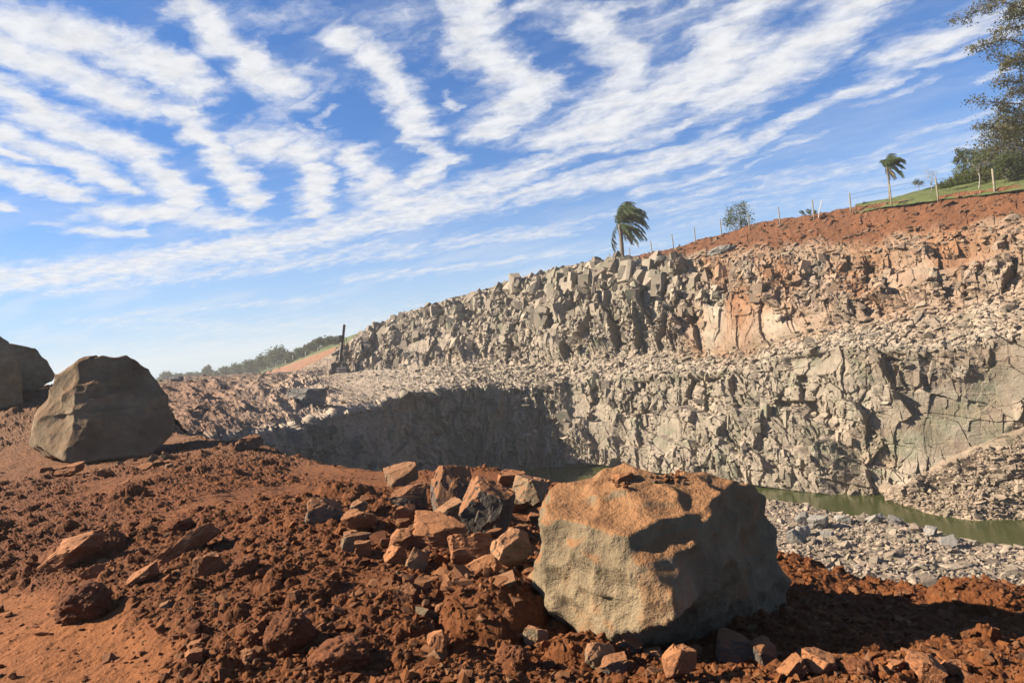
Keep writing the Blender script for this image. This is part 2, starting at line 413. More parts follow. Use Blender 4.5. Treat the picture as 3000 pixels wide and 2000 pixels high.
# ------------------------------------------------------------------ the quarry face: bench, upper cliff, lower cliff
def quarry():
    cols = []
    def col(s, r0, r1, r2, r3, r4, back=14, r4w=None):
        p0, p1, p2, p3 = W(*r0), W(*r1), W(*r2), W(*r3)
        p4 = Wz(r4[0], r4[1], ZW) if r4w is None else np.array(r4w)
        pb = p0+np.array([2., back, -.4]); p5 = p4+np.array([0, -1.5, -2.5])
        cols.append((s, [pb, p0, p1, p2, p3, p4, p5]))
    def wv(a, dx, dy): q = W(*a); return (q[0]+dx, q[1]+dy, ZW)
    e = (330, 874, 78); col(330, e, (330, 880, 70), (330, 900, 55), (430, 1010, 30), 0, 6, wv((430, 1010, 30), 3, 0))
    col(430, (430, 865, 90), (430, 870, 84), (430, 890, 62), (500, 1003, 33), 0, 6, wv((500, 1003, 33), 3, 0))
    col(540, (540, 860, 100), (540, 863, 96), (540, 885, 72), (600, 990, 40), 0, 6, wv((600, 990, 40), 3.5, -.5))
    col(640, (640, 857, 115), (640, 859, 110), (650, 880, 84), (690, 972, 50), 0, 6, wv((690, 972, 50), 4, -1))
    col(700, (700, 850, 128), (700, 853, 124), (705, 866, 110), (770, 950, 58), 0, 6, wv((770, 950, 58), 4, -1))
    col(760, (775, 800, 140), (770, 805, 134), (760, 856, 118), (850, 930, 70), 0, 10, wv((850, 930, 70), 4, -1))
    col(830, (835, 762, 146), (832, 766, 138), (830, 850, 117), (925, 905, 79), 0, 12, wv((925, 905, 79), 4, -1))
    col(920, (920, 720, 150), (915, 725, 140), (910, 846, 116), (1000, 890, 85), 0, 12, wv((1000, 890, 85), 4, -1))
    col(1010, (1010, 697, 150), (1005, 701, 138), (1000, 840, 113), (1090, 884, 88), (1080, 1092), 12)
    col(1120, (1130, 665, 145), (1125, 669, 130), (1120, 838, 108), (1170, 890, 91), (1170, 1083), 12)
    col(1220, (1230, 632, 137), (1225, 637, 120), (1215, 833, 102), (1245, 893, 91), (1245, 1072), 12)
    col(1300, (1310, 611, 130), (1305, 618, 112), (1290, 830, 97), (1290, 880, 90), (1300, 1070), 14)
    col(1400, (1405, 599, 119), (1400, 609, 104), (1390, 822, 91), (1385, 872, 86), (1395, 1066), 14)
    col(1500, (1505, 580, 108), (1500, 603, 97), (1490, 806, 86), (1480, 868, 81), (1490, 1078), 14)
    col(1600, (1605, 551, 100), (1600, 602, 90), (1595, 808, 81), (1585, 860, 76), (1590, 1092), 14)
    col(1700, (1705, 524, 93), (1700, 600, 84), (1695, 812, 74.5), (1690, 850, 70.5), (1690, 1104), 14)
    col(1800, (1800, 502, 87.5), (1800, 600, 78.5), (1795, 785, 70), (1790, 822, 66.5), (1790, 1116), 14)
    col(1900, (1900, 482, 82), (1900, 592, 74), (1895, 758, 66), (1890, 802, 62), (1895, 1129), 14)
    col(2000, (2000, 466, 77.5), (2000, 586, 70), (2000, 735, 62.5), (2000, 800, 58), (2000, 1138), 14)
    col(2100, (2100, 453, 73), (2100, 573, 66.5), (2100, 700, 60), (2100, 806, 55.5), (2100, 1146), 14)
    col(2200, (2200, 440, 69), (2200, 561, 63.5), (2200, 680, 57.5), (2200, 800, 53.5), (2200, 1151), 14)
    col(2300, (2300, 427, 65), (2300, 547, 60), (2300, 668, 55.2), (2300, 770, 51.8), (2300, 1158), 14)
    col(2420, (2420, 411, 61), (2420, 540, 56), (2420, 690, 52), (2420, 770, 49), (2420, 1174), 14)
    col(2620, (2620, 390, 54), (2620, 530, 50), (2620, 690, 46), (2620, 780, 43), (2620, 1215), 14)
    NS = 1650
    counts = [14, 85, 240, 130, 250, 10]
    G, tv, sv = loft(cols, NS, counts, ks=41, kt=7)
    nt = len(tv)
    T = np.repeat(tv[:, None], NS, 1); S = np.repeat(sv[None], nt, 0)
    N_ = normals(G, np.array([-.2, -1., .7]))
    # surface coordinates in metres
    dA = np.linalg.norm(np.diff(G[int(np.searchsorted(tv, 3.0))], axis=0)[:, :2], axis=1)
    A = np.repeat(np.concatenate([[0], np.cumsum(dA)])[None], nt, 0)
    Bm = G[..., 2]-.25*G[..., 1]
    # how much of each vertex is steep face, bench, red bank
    upper = sst(T, 1.85, 2.05)*(1-sst(T, 2.9, 3.08))*sst(S, 735, 830)
    lower = sst(T, 3.92, 4.05)*(1-sst(T, 5.0, 5.1))
    lower = lower*(.25+.75*sst(S, 520, 720))
    face = np.maximum(upper, lower)
    bank = sst(T, .9, 1.02)*(1-sst(T, 1.8, 2.02))*sst(S, 1380, 1560)
    wob = fbm2(A/9, Bm/6, 4, 5)
    # blocky fracture
    b0, k0, h0 = blocks(A, Bm, 6.0, 7.0, 11, 1.0, .16, .5, .35)
    b1, k1, h1 = blocks(A, Bm, 2.3, 3.4, 12, .78, .50, .65, .25)
    b2, k2, h2 = blocks(A, Bm, 1.0, 1.35, 13, .30, .75, .5, .25)
    b3, k3, h3 = blocks(A, Bm, .40, .46, 14, .11, .7, .3, .3)
    # smooth slabs
    slab = np.zeros_like(A)
    for (sx, sy, rx, ry, ang) in [(1680, 2.80, 120, .32, 0), (1400, 4.55, 45, .35, 0), (2180, 4.50, 170, .30, 0), (1880, 4.05, 70, .14, 0), (2200, 2.35, 140, .3, 0),
                             (1000, 2.7, 60, .15, 0), (1840, 2.93, 90, .1, 0), (2100, 2.55, 60, .2, 0), (1560, 4.6, 35, .3, 0), (1330, 4.3, 30, .25, 0), (2330, 4.2, 60, .2, 0)]:
        e_ = np.hypot((S-sx)/rx, (T-sy)/ry)+.35*wob
        slab = np.maximum(slab, 1-sst(e_, .78, .95))
    rough = (1-.72*slab)
    bigz = .75+.45*sst(S, 1240, 1330)*(1-sst(S, 1560, 1640))*upper-.25*lower
    disp = face*bigz*(b0*(1-.4*slab)+b1*rough+b2*rough*.8+b3*rough*.9)
    disp += face*(.08*fbm2(A/.9, Bm/1.6, 4, 31)*rough + .5*wob)
    disp -= face*rough*((1-k1)*.05)
    # stepped ledges on the columns
    lay = blocks(A, Bm, 7, 1.7, 15, .32, .05, .9, .15)[0]
    disp += face*lay*rough
    stepn = fbm2(A/7, Bm/30, 3, 61)
    disp += lower*sst(S, 1250, 1330)*(1-sst(S, 1850, 1980))*(1.5*sst(T+.22*stepn, 4.40, 4.46)+.9*sst(T+.3*fbm2(A/4, Bm/20, 3, 62), 4.70, 4.75)-.9)
    disp += upper*sst(S, 1560, 1680)*(1.3*sst(T+.25*stepn, 2.38, 2.44)-.5)
    # benches and slopes: rubble
    c0 = fbm2(A/5, (G[..., 1]+G[..., 2])/5, 5, 41); c1 = blocks(A, G[..., 1]+Bm, .9, .9, 21, .16, .35)[0]; c2 = blocks(A, G[..., 1]+Bm, .38, .38, 22, .08, .4)[0]
    notf = (1-face)
    left = 1-sst(S, 700, 780)
    disp += notf*(.36*c0+(c1*(1-.75*bank)+c2*(1-.55*bank))*.6*(1-.75*(1-sst(S, 700, 1150))))
    # spoil hummocks on the left bench
    hum = left*sst(T, 2.1, 2.5)*(1-sst(T, 3.6, 3.95))
    disp += hum*np.maximum(0, fbm2(A/3.0, G[..., 1]/4.5, 4, 77)+.08)*.65
    disp += bank*(.25*fbm2(A/2.5, Bm/3, 4, 71)+ .18*blocks(A, Bm, .7, .6, 23, .35, .4)[0])
    edge = sst(T, 0.2, .9)
    disp *= edge*.85+.15
    # dig the ends under the water smooth
    disp *= 1-.7*sst(T, 5.3, 5.9)
    # the shelf of rock on the far right at the water
    G2 = G+N_*disp[..., None]
    # tints
    org = sst(S, 1520, 1640)*(1-sst(T, 3.15, 3.5))*sst(T, 1.6, 1.85)
    ornz = fbm2(A/4.5, Bm/3.2, 4, 91); org = org*np.clip(.62+1.1*ornz, 0, 1)*(1-.45*sst(S, 2150, 2420))
    org = np.maximum(org, .5*sst(S, 1600, 1700)*sst(T, 3.0, 3.3)*(1-sst(T, 3.6, 4.0))*np.clip(.4+ornz, 0, 1))
    org = np.maximum(org, .22*sst(S, 1850, 2000)*lower*np.clip(.3+1.5*fbm2(A/3, Bm/1.2, 4, 92), 0, 1))
    org = np.maximum(org, .50*(1-sst(S, 560, 900))*sst(T, 1, 2)*(1-sst(T, 3.9, 4.0)))
    org = np.maximum(org, .85*sst(S, 1500, 1650)*sst(T, 1.2, 1.5)*(1-sst(T, 2.0, 2.1))*np.clip(.8+.7*ornz, 0, 1))
    red = sst(S, 1370, 1440)*(1-sst(T+.25*fbm2(A/2.2, Bm/1.5, 4, 93)-.08*sst(S, 1700, 1900), 1.50, 1.80))
    red = np.maximum(red, .55*(1-sst(S, 420, 640))*sst(T, 1.6, 3.2)*(1-sst(T, 3.95, 4.05)))
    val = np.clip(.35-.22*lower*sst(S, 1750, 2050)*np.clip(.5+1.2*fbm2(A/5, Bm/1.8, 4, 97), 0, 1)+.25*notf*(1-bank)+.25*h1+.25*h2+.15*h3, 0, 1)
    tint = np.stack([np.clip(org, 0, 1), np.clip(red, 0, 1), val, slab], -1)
    me = mesh_np('quarry_cliff', G2, grid_faces(nt, NS), tint)
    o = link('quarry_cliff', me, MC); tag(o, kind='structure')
    return G2, T, S, face, slab, red, org, left, N_
QG, QT, QS, QF, QSLAB, QRED, QORG, QLEFT, QN = quarry()

# ------------------------------------------------------------------ convex stones
def hull_proto(seed, n=13, flat=1.0):
    rng = np.random.default_rng(seed)
    p = rng.normal(size=(n, 3)); p /= np.linalg.norm(p, axis=1, keepdims=True); p *= rng.uniform(.75, 1.1, (n, 1)); p[:, 2] *= flat
    bm = bmesh.new()
    for q in p: bm.verts.new(q)
    r = bmesh.ops.convex_hull(bm, input=bm.verts)
    bmesh.ops.delete(bm, geom=[v for v in bm.verts if not v.link_faces], context='VERTS')
    bmesh.ops.triangulate(bm, faces=bm.faces)
    bm.verts.index_update()
    V = np.array([v.co[:] for v in bm.verts]); F = np.array([[v.index for v in f.verts] for f in bm.faces]); bm.free()
    return V, F
PROTO = [hull_proto(100+i, 9+i % 6, (.55, .8, .4, .65)[i % 4]) for i in range(24)]
def rot_rand(rng, n, tilt=.6):
    az = rng.uniform(0, 2*np.pi, n); a = rng.normal(0, tilt, n); b = rng.normal(0, tilt, n)
    ca, sa = np.cos(az), np.sin(az)
    R = np.zeros((n, 3, 3)); R[:, 0, 0] = ca; R[:, 0, 1] = -sa; R[:, 1, 0] = sa; R[:, 1, 1] = ca; R[:, 2, 2] = 1
    X = np.zeros((n, 3, 3)); X[:, 0, 0] = 1; X[:, 1, 1] = np.cos(a); X[:, 1, 2] = -np.sin(a); X[:, 2, 1] = np.sin(a); X[:, 2, 2] = np.cos(a)
    Z = np.zeros((n, 3, 3)); Z[:, 1, 1] = 1; Z[:, 0, 0] = np.cos(b); Z[:, 0, 2] = np.sin(b); Z[:, 2, 0] = -np.sin(b); Z[:, 2, 2] = np.cos(b)
    return R@X@Z
def scatter_mesh(name, pos, size, rng, tint, tilt=.6, elong=.35, flat=1.0):
    """many broken stones as one mesh of stuff"""
    Vs, Fs, Cs = [], [], []; base = 0
    pid = rng.integers(0, len(PROTO), len(pos))
    for k, (PV, PF) in enumerate(PROTO):
        ii = np.where(pid == k)[0]
        if not len(ii): continue
        R = rot_rand(rng, len(ii), tilt); sc = size[ii, None]*(1+elong*rng.uniform(-1, 1, (len(ii), 3)))*np.array([1, 1, flat])
        v = np.einsum('nij,nvj->nvi', R, PV[None]*sc[:, None, :])+pos[ii, None, :]
        f = PF[None]+(np.arange(len(ii))*len(PV))[:, None, None]+base
        Vs.append(v.reshape(-1, 3)); Fs.append(f.reshape(-1, 3)); base += v.shape[0]*v.shape[1]
        Cs.append(np.repeat(tint[ii], len(PV), 0))
    return mesh_np(name, np.concatenate(Vs), np.concatenate(Fs), np.concatenate(Cs))
def debris():
    rng = np.random.default_rng(5)
    G = QG
    # area weight so that stones lie evenly on the ground
    a = np.linalg.norm(np.cross(np.gradient(G, axis=1), np.gradient(G, axis=0)), axis=-1)
    dist = G[..., 1]
    n = normals(G, np.array([0, 0, 1.]))
    w = (1-QF)*(1-.70*QRED)*(1-.8*(1-sst(QS, 620, 1100)))*((QT > 1.05) & (QT < 5.05))
    w = w + .42*QF*np.clip(np.abs(QN[..., 2])*1.5, .05, 1)*(1-.9*QSLAB)*(QT < 5.0)
    w = w*np.minimum(a, .08)/dist**1.15
    w = np.clip(w, 0, None).ravel(); w /= w.sum()
    k = 42000
    idx = rng.choice(w.size, k, p=w)
    pos = G.reshape(-1, 3)[idx]+rng.normal(0, .05, (k, 3))
    d = pos[:, 1]
    size = np.exp(rng.normal(math.log(.14), .6, k)); size = np.clip(size, .06, .8)*(.55+.45*d/80)
    S = QS.ravel()[idx]; size *= 1-.45*(1-sst(S, 800, 1150))
    tint = np.zeros((k, 4)); tint[:, 0] = QORG.ravel()[idx]*rng.uniform(.3, 1, k); tint[:, 1] = QRED.ravel()[idx]*rng.uniform(.55, 1, k); tint[:, 2] = rng.uniform(.15, 1, k)
    me = scatter_mesh('quarry_rubble', pos, size, rng, tint, .4, .35, .75)
    o = link('quarry_rubble', me, MC); tag(o, 'grey and rusty broken stone littering the quarry benches and ledges', 'rubble', kind='stuff')
debris()
def joint_blocks():
    """jointed blocks standing out of the rock faces: upright, flat sided, sharp edged"""
    rng = np.random.default_rng(15)
    protos = []
    for k in range(18):
        bm = bmesh.new(); bmesh.ops.create_cube(bm, size=2)
        for c in range(3+k % 4):
            n = rng.normal(size=3); n /= np.linalg.norm(n)
            r = bmesh.ops.bisect_plane(bm, geom=bm.verts[:]+bm.edges[:]+bm.faces[:], plane_co=Vector(n*rng.uniform(.85, 1.25)), plane_no=Vector(n), clear_outer=True)
            bmesh.ops.contextual_create(bm, geom=[e for e in r['geom_cut'] if isinstance(e, bmesh.types.BMEdge)])
        bmesh.ops.triangulate(bm, faces=bm.faces[:]); bm.verts.index_update()
        protos.append((np.array([v.co[:] for v in bm.verts]), np.array([[v.index for v in f.verts] for f in bm.faces]))); bm.free()
    G = QG; a = np.linalg.norm(np.cross(np.gradient(G, axis=1), np.gradient(G, axis=0)), axis=-1)
    up = (QT > 1.86) & (QT < 2.9) & (QS > 770); lo = (QT > 3.95) & (QT < 4.95) & (QS > 1180)
    clump = sst(fbm2(QS/60, QT*4, 3, 55), -.25, .35)
    w = np.where(up, (1.0-.45*sst(QS, 1600, 1750))*(.25+clump)*(1-.55*sst(QT, 2.5, 2.9)), 0)+np.where(lo, .42*clump*(1-.6*sst(QS, 1950, 2150)), 0)
    w = (w*(1-.93*QSLAB)*np.minimum(a, .05)).ravel(); w /= w.sum(); k = 3600
    idx = rng.choice(w.size, k, p=w); pos = G.reshape(-1, 3)[idx]; n = QN.reshape(-1, 3)[idx].copy()
    n[:, 2] = n[:, 2]*.35+rng.normal(0, .15, k); n /= np.linalg.norm(n, axis=1, keepdims=True)
    t = np.cross(n, [0, 0, 1.]); t /= np.linalg.norm(t, axis=1, keepdims=True)
    yaw = rng.normal(0, .6, k)[:, None]; n2 = n*np.cos(yaw)+t*np.sin(yaw); t2 = t*np.cos(yaw)-n*np.sin(yaw)
    roll = rng.normal(0, .22, k)[:, None]; u0 = np.cross(t2, n2); u0 *= np.sign(u0[:, 2:3]); u2 = u0*np.cos(roll)+t2*np.sin(roll); t3 = t2*np.cos(roll)-u0*np.sin(roll)
    base = (np.clip(np.exp(rng.normal(math.log(.36), .5, k)), .14, 1.05)*np.clip(pos[:, 1]/112, .46, 1.15)**1.2*(.66+.34*sst(QS.ravel()[idx], 1080, 1320)))[:, None]
    top = (QT.ravel()[idx] < 2.25) & (QS.ravel()[idx] < 1620); base[top] *= 1.25
    hw = base*rng.uniform(.6, 1.1, (k, 1)); hh = base*rng.uniform(.8, 1.9, (k, 1)); hd = base*rng.uniform(.5, .9, (k, 1))
    pid = rng.integers(0, len(protos), k); Vs, Fs, Cs = [], [], []; b0 = 0
    tint = np.zeros((k, 4)); tint[:, 0] = QORG.ravel()[idx]*rng.uniform(.5, 1, k); tint[:, 2] = rng.uniform(.25, .95, k)
    for q, (PV, PF) in enumerate(protos):
        ii = np.where(pid == q)[0]
        v = pos[ii, None]+(n2[ii]*hd[ii]*-.30)[:, None]+PV[None, :, 0:1]*(t3*hw)[ii, None]+PV[None, :, 1:2]*(n2*hd)[ii, None]+PV[None, :, 2:3]*(u2*hh)[ii, None]
        Vs.append(v.reshape(-1, 3)); Fs.append((PF[None]+(np.arange(len(ii))*len(PV))[:, None, None]+b0).reshape(-1, 3)); b0 += len(ii)*len(PV); Cs.append(np.repeat(tint[ii], len(PV), 0))
    tag(link('cliff_blocks', mesh_np('cliff_blocks', np.concatenate(Vs), np.concatenate(Fs), np.concatenate(Cs)), MC), kind='structure')
joint_blocks()

# ------------------------------------------------------------------ red foreground ground
EDGE = np.array([(-40, 75), (-19, 36), (-12.6, 25), (-8.6, 21.0), (-6.3, 18.6), (-4.4, 16.2), (-2.6, 14.8), (-1.0, 14.2), (0.4, 12.2), (1.7, 9.4), (2.9, 7.4), (3.7, 6.5), (4.7, 6.15), (9, 6.6), (16, 7.5), (40, 9)], float)
TRK = np.array([(4.0, -2.55), (5.5, -3.25), (7.0, -4.75), (8.2, -6.6), (9.2, -9.0), (10.5, -14)], float)
def edge_dist(X, Y):
    d = np.full(X.shape, 1e9); sgn = np.ones(X.shape)
    for (a, b) in zip(EDGE[:-1], EDGE[1:]):
        ab = b-a; L2 = ab@ab
        t = np.clip(((X-a[0])*ab[0]+(Y-a[1])*ab[1])/L2, 0, 1)
        ex = X-a[0]-t*ab[0]; ey = Y-a[1]-t*ab[1]; dd = np.hypot(ex, ey)
        s = np.where(ab[0]*(Y-a[1])-ab[1]*(X-a[0]) > 0, 1, -1)
        m = dd < d; d = np.where(m, dd, d); sgn = np.where(m, s, sgn)
    return d*sgn
def ground_base(X, Y):
    ed = edge_dist(X, Y)+.25*fbm2(X*1.1, Y*1.1, 3, 201)
    h = .10*fbm2(X/2.2, Y/2.2, 3, 202)*sst(Y, 3, 5)
    h = h+2.4*sst(Y, 19.5, 31)*sst(-X/Y, .53, .65)
    h = h-.42*sst(ed, -4.5, -.2)*sst(X, -9, -5.5) - .26*sst(X, 1.5, 4)*sst(ed, -3, 0)
    h = h+.16*sst(ed, -8, -4)*(1-sst(ed, -3, -.5))*(1-sst(Y, 9, 13))
    h = h-.16*np.exp(-(((X-.75)/1.2)**2+((Y-5.0)/.9)**2))
    tr = np.interp(Y, TRK[:, 0], TRK[:, 1]); off = X-tr
    h = h-.10*(1-sst(off, -.1, .9))*(1-sst(Y, 9.5, 12))
    drop = np.where(ed > 0, ed, 0)
    h = h-np.minimum(drop*.95*sst(drop, 0, 1.2)+0*drop, 15.5)
    return h, ed, off
def hemi(X, Y, cell, seed, prob, rmin, rmax, flat=.8):
    """rounded lumps of earth: one per cell"""
    x = X/cell; y = Y/cell; ix = np.floor(x); iy = np.floor(y); best = np.zeros(X.shape)
    for i in (-1, 0, 1):
        for j in (-1, 0, 1):
            gx = ix+i; gy = iy+j
            px = gx+.5+.9*(hsh(gx, gy, 1, seed)-.5); py = gy+.5+.9*(hsh(gx, gy, 2, seed)-.5)
            r = rmin+(rmax-rmin)*hsh(gx, gy, 3, seed)**2
            an = hsh(gx, gy, 5, seed)*6.28; ca = np.cos(an); sa = np.sin(an); el = .65+.35*hsh(gx, gy, 6, seed)
            ex = (x-px)*ca+(y-py)*sa; ey = (-(x-px)*sa+(y-py)*ca)/el
            q = 1-(ex*ex+ey*ey)/(r*r)
            hgt = np.where((q > 0) & (hsh(gx, gy, 4, seed) < prob), r*el*flat*np.sqrt(np.maximum(q, 0)), 0)
            # faceted crowns
            best = np.maximum(best, hgt)
    return best*cell
def ground_full(X, Y):
    h, ed, off = ground_base(X, Y)
    trk = (1-sst(off+.35*fbm2(X*2, Y*2, 3, 203), -.15, .55))*(1-sst(Y, 9.2, 10.5))
    fineg = sst(fbm2(X/1.8+3, Y/2.5, 3, 204), .08, .35)*sst(Y, 7.5, 9.5)      # patches of fine gravel
    far = sst(Y, 15, 30)
    rough = (1-.96*trk)*(1-.75*fineg)
    lump = sst(fbm2(X/1.1, Y/1.1, 3, 205), -.35, .3)
    wx = X+.03*fbm2(X*6, Y*6, 2, 206); wy = Y+.03*fbm2(X*6+9, Y*6, 2, 207)
    c = hemi(wx, wy, .85, 211, .30, .18, .38, .75)*lump
    c = np.maximum(c, hemi(wx, wy, 1.7, 210, .45, .16, .34, .55)*sst(off, .3, 1.2)*(1-sst(Y, 10, 14)))
    c = np.maximum(c, hemi(wx, wy, .38, 212, .55, .2, .48, .8)*(.35+.65*lump))
    c2 = hemi(wx, wy, .17, 213, .7, .22, .5, .85); c3 = hemi(wx, wy, .082, 214, .75, .25, .5, .9); c4 = hemi(X, Y, .04, 215, .7, .25, .5, .9)
    hh = h+rough*(c*.95+c2*.8+c3*.8+c4*.7*(1-far))+.012*fbm2(X*9, Y*9, 4, 216)*(1-trk)
    hh = hh+rough*.05*fbm2(X*3.2, Y*3.2, 4, 217)
    hh = hh+trk*(.010*fbm2(X*14, Y*6, 4, 218)+.022*fbm2(X*2.5, Y*2.5, 3, 219)+.35*c4+.25*c3*(fbm2(X*3, Y*3, 2, 220) > .1))
    return hh, ed, trk, fineg, hsh(np.floor(wx/.17), np.floor(wy/.17), 0, 9)
def ground():
    nu, ny = 1650, 1050
    u = np.linspace(-1.05, 1.05, nu)
    t = np.linspace(0, 1, ny); a, b = 2.6**-.62, 62.**-.62
    Y = (a+(b-a)*t)**(-1/.62)
    Y = Y[::-1]
    Yg = np.repeat(Y[:, None], nu, 1); X = u[None]*Yg
    H, ed, trk, fg, hv = ground_full(X, Yg)
    G = np.stack([X, Yg, H], -1)
    far = sst(Yg, 13, 26)
    tint = np.stack([np.clip(trk+.5*fg, 0, 1), np.clip(.75*sst(ed, 2.5, 6)+.45*far, 0, 1), np.clip(.5+.5*(hv-.5)+.5*trk, 0, 1), np.ones_like(X)], -1)
    me = mesh_np('ground', G, grid_faces(ny, nu), tint)
    o = link('ground', me, MS); tag(o, kind='structure')
ground()
def on_ground(px, py):
    """where the ray of a pixel first meets the (smoothed) ground"""
    Y = np.linspace(3.2, 60, 6000); r = ray(px, py)
    P_ = CAMP[None]+Y[:, None]*r[None]
    h = ground_base(P_[:, 0], P_[:, 1])[0]
    k = np.argmax(P_[:, 2] < h)
    return P_[k] if P_[k, 2] < h[k] else None

# ------------------------------------------------------------------ grey bank, pond, far land
def bank_right():
    cols = []
    for s, y1 in [(1500, 1165), (1700, 1165), (1800, 1172), (1850, 1178), (1900, 1188), (2000, 1192), (2060, 1200), (2130, 1218), (2200, 1240), (2350, 1264), (2500, 1290), (2700, 1320)]:
        sh = Wz(s, y1, ZW)
        dn = sh-CAMP; dn[2] = 0; dn /= np.linalg.norm(dn)
        far = sh+dn*3+np.array([0, 0, -2.]); mid = sh-dn*3+np.array([0, 0, .75]); near = sh-dn*16+np.array([0, 0, 1.9]); n2 = sh-dn*27+np.array([0, 0, 3.0])
        cols.append((s, [far, sh, mid, near, n2]))
    c0 = cols[0][1]; sh_ = np.array([-7., -1., 0])
    cols.insert(0, (1300, [np.array([p[0], p[1], min(p[2], ZW)-1.2])+sh_*f for p, f in zip(c0, (.6, .7, .8, .9, 1.0))]))
    c00 = cols[0][1]; cols.insert(0, (1200, [p+np.array([-4., 0, -3.]) for p in c00]))
    NS = 900
    G, tv, sv = loft(cols, NS, [20, 90, 200, 40], ks=21, kt=7)
    X, Y = G[..., 0], G[..., 1]
    T = np.repeat(tv[:, None], NS, 1)
    G[..., 2] += (.55*np.exp(-((T-1.5)/.5)**2)*sst(-np.repeat(sv[None], len(tv), 0), -1960, -1850)+.25*fbm2(X/2.5, Y/2.5, 4, 301)+.5*hemi(X, Y, .9, 302, .6, .2, .5, .6)+.6*hemi(X, Y, .35, 303, .7, .2, .5, .6))*(T > .6)
    tint = np.zeros(G.shape[:2]+(4,)); tint[..., 2] = .35+.4*fbm2(X, Y, 3, 304); tint[..., 0] = .18; tint[..., 3] = 1
    me = mesh_np('gravel_bank', G, grid_faces(len(tv), NS), tint)
    tag(link('gravel_bank', me, MC), kind='structure')
    rng = np.random.default_rng(8)
    w = ((T > 1.0) & (T < 3.4) & (G[..., 2] > ZW-.1)).astype(float)*np.linalg.norm(np.cross(np.gradient(G, axis=1), np.gradient(G, axis=0)), axis=-1)
    w = w.ravel()/w.sum(); k = 15000
    idx = rng.choice(w.size, k, p=w)
    pos = G.reshape(-1, 3)[idx]; pos[:, 2] += .02
    size = np.clip(np.exp(rng.normal(math.log(.13), .5, k)), .05, .5)
    tint = np.zeros((k, 4)); tint[:, 2] = rng.uniform(.1, 1, k); tint[:, 0] = .25*rng.uniform(0, 1, k)
    me = scatter_mesh('bank_rubble', pos, size, rng, tint, .35)
    tag(link('bank_rubble', me, MC), 'small grey broken stone covering the bank by the pond', 'rubble', kind='stuff')
    return G, T
BG, BT = bank_right()
def shelf():
    cols = []
    for s_, bk, md, fr in [(2030, None, None, (2036, 1146)), (2070, (2066, 1122, 54.2), (2068, 1136, 53.2), (2064, 1156)), (2150, (2140, 1095, 53.6), (2150, 1135, 51.4), (2140, 1182)), (2250, (2240, 1046, 51.8), (2250, 1116, 49.2), (2240, 1196)), (2352, (2352, 1002, 49.6), (2352, 1100, 47.6), (2352, 1193)), (2500, (2500, 955, 47), (2500, 1080, 45), (2500, 1205)), (2700, (2700, 940, 43.5), (2700, 1080, 41.5), (2700, 1225))]:
        f = Wz(fr[0], fr[1], ZW)
        b = W(*bk) if bk else f+np.array([0, 1.2, .25]); m_ = W(*md) if md else f+np.array([0, .6, .2])
        cols.append((s_, [b+np.array([0, 1.5, .2]), b, m_, f, f+np.array([0, -1.2, -2.])]))
    NS = 420
    G, tv, sv = loft(cols, NS, [10, 90, 110, 10], ks=15, kt=5)
    N_ = normals(G, np.array([0, -.6, 1.])); T = np.repeat(tv[:, None], NS, 1); X = G[..., 0]; B_ = G[..., 2]-.6*G[..., 1]
    up = (1-sst(T, 1.75, 2.2))
    Q = G.reshape(-1, 3)*np.array([1, 1, 1.5]); f3 = lambda sc_, sd_, t_: facets3(Q, sc_, sd_, 1, t_).reshape(T.shape)
    d = (.34*f3(.7, 701, .9)+.22*f3(1.7, 702, 1.0))*(.35+up)+.08*f3(4., 705, 1.0)+.15*fbm2(X/2, B_/2, 4, 703)
    amp = sst(np.repeat(sv[None], len(tv), 0), 2035, 2120)*(.2+.8*sst(T, .3, 1))*(1-.8*sst(T, 2.9, 3.2))
    G = G+N_*(d*amp)[..., None]
    tint = np.zeros(G.shape[:2]+(4,)); tint[..., 0] = .22; tint[..., 2] = np.clip(.75-.3*up+.3*fbm2(X, B_, 3, 704), 0, 1); tint[..., 3] = 1
    tag(link('rock_shelf', mesh_np('rock_shelf', G, grid_faces(len(tv), NS), tint), MC), kind='structure')
    rng = np.random.default_rng(18); w = ((T > .9) & (T < 2.85)).astype(float).ravel(); k = 4200
    idx = rng.choice(w.size, k, p=w/w.sum()); t2 = np.zeros((k, 4)); t2[:, 0] = .2; t2[:, 2] = rng.uniform(.1, 1, k)
    tag(link('shelf_rubble', scatter_mesh('shelf_rubble', G.reshape(-1, 3)[idx], np.clip(np.exp(rng.normal(math.log(.13), .5, k)), .05, .5), rng, t2, .4, .35, .7), MC), 'broken grey stone lying on the rock shelf at the water, far right', 'rubble', kind='stuff')
shelf()
def pond():
    V = [(-25, 18, ZW), (75, 18, ZW), (75, 98, ZW), (-25, 98, ZW)]
    me = mesh_np('water', V, np.array([[0, 1, 2, 3]])); tag(link('water', me, MWAT), kind='structure')
    z = ZW-2.6
    M_FLOOR = mat_plain('pit_floor_mud', (.12, .10, .07), (.16, .13, .09), .4)
    me = mesh_np('pit_floor', [(-40, -30, z), (110, -30, z), (110, 118, z), (-40, 118, z)], np.array([[0, 1, 2, 3]])); tag(link('pit_floor', me, M_FLOOR), kind='structure')
pond()
M_GRASS = mat_plain('pasture_grass', (.075, .090, .026), (.11, .115, .040), .5, bumpd=.2)
M_FAR = mat_plain('far_pasture', (.075, .095, .035), (.11, .115, .05), .02)
M_REDCUT = mat_plain('red_cut_bank', (.165, .072, .036), (.215, .10, .052), .35, bumpd=.5)
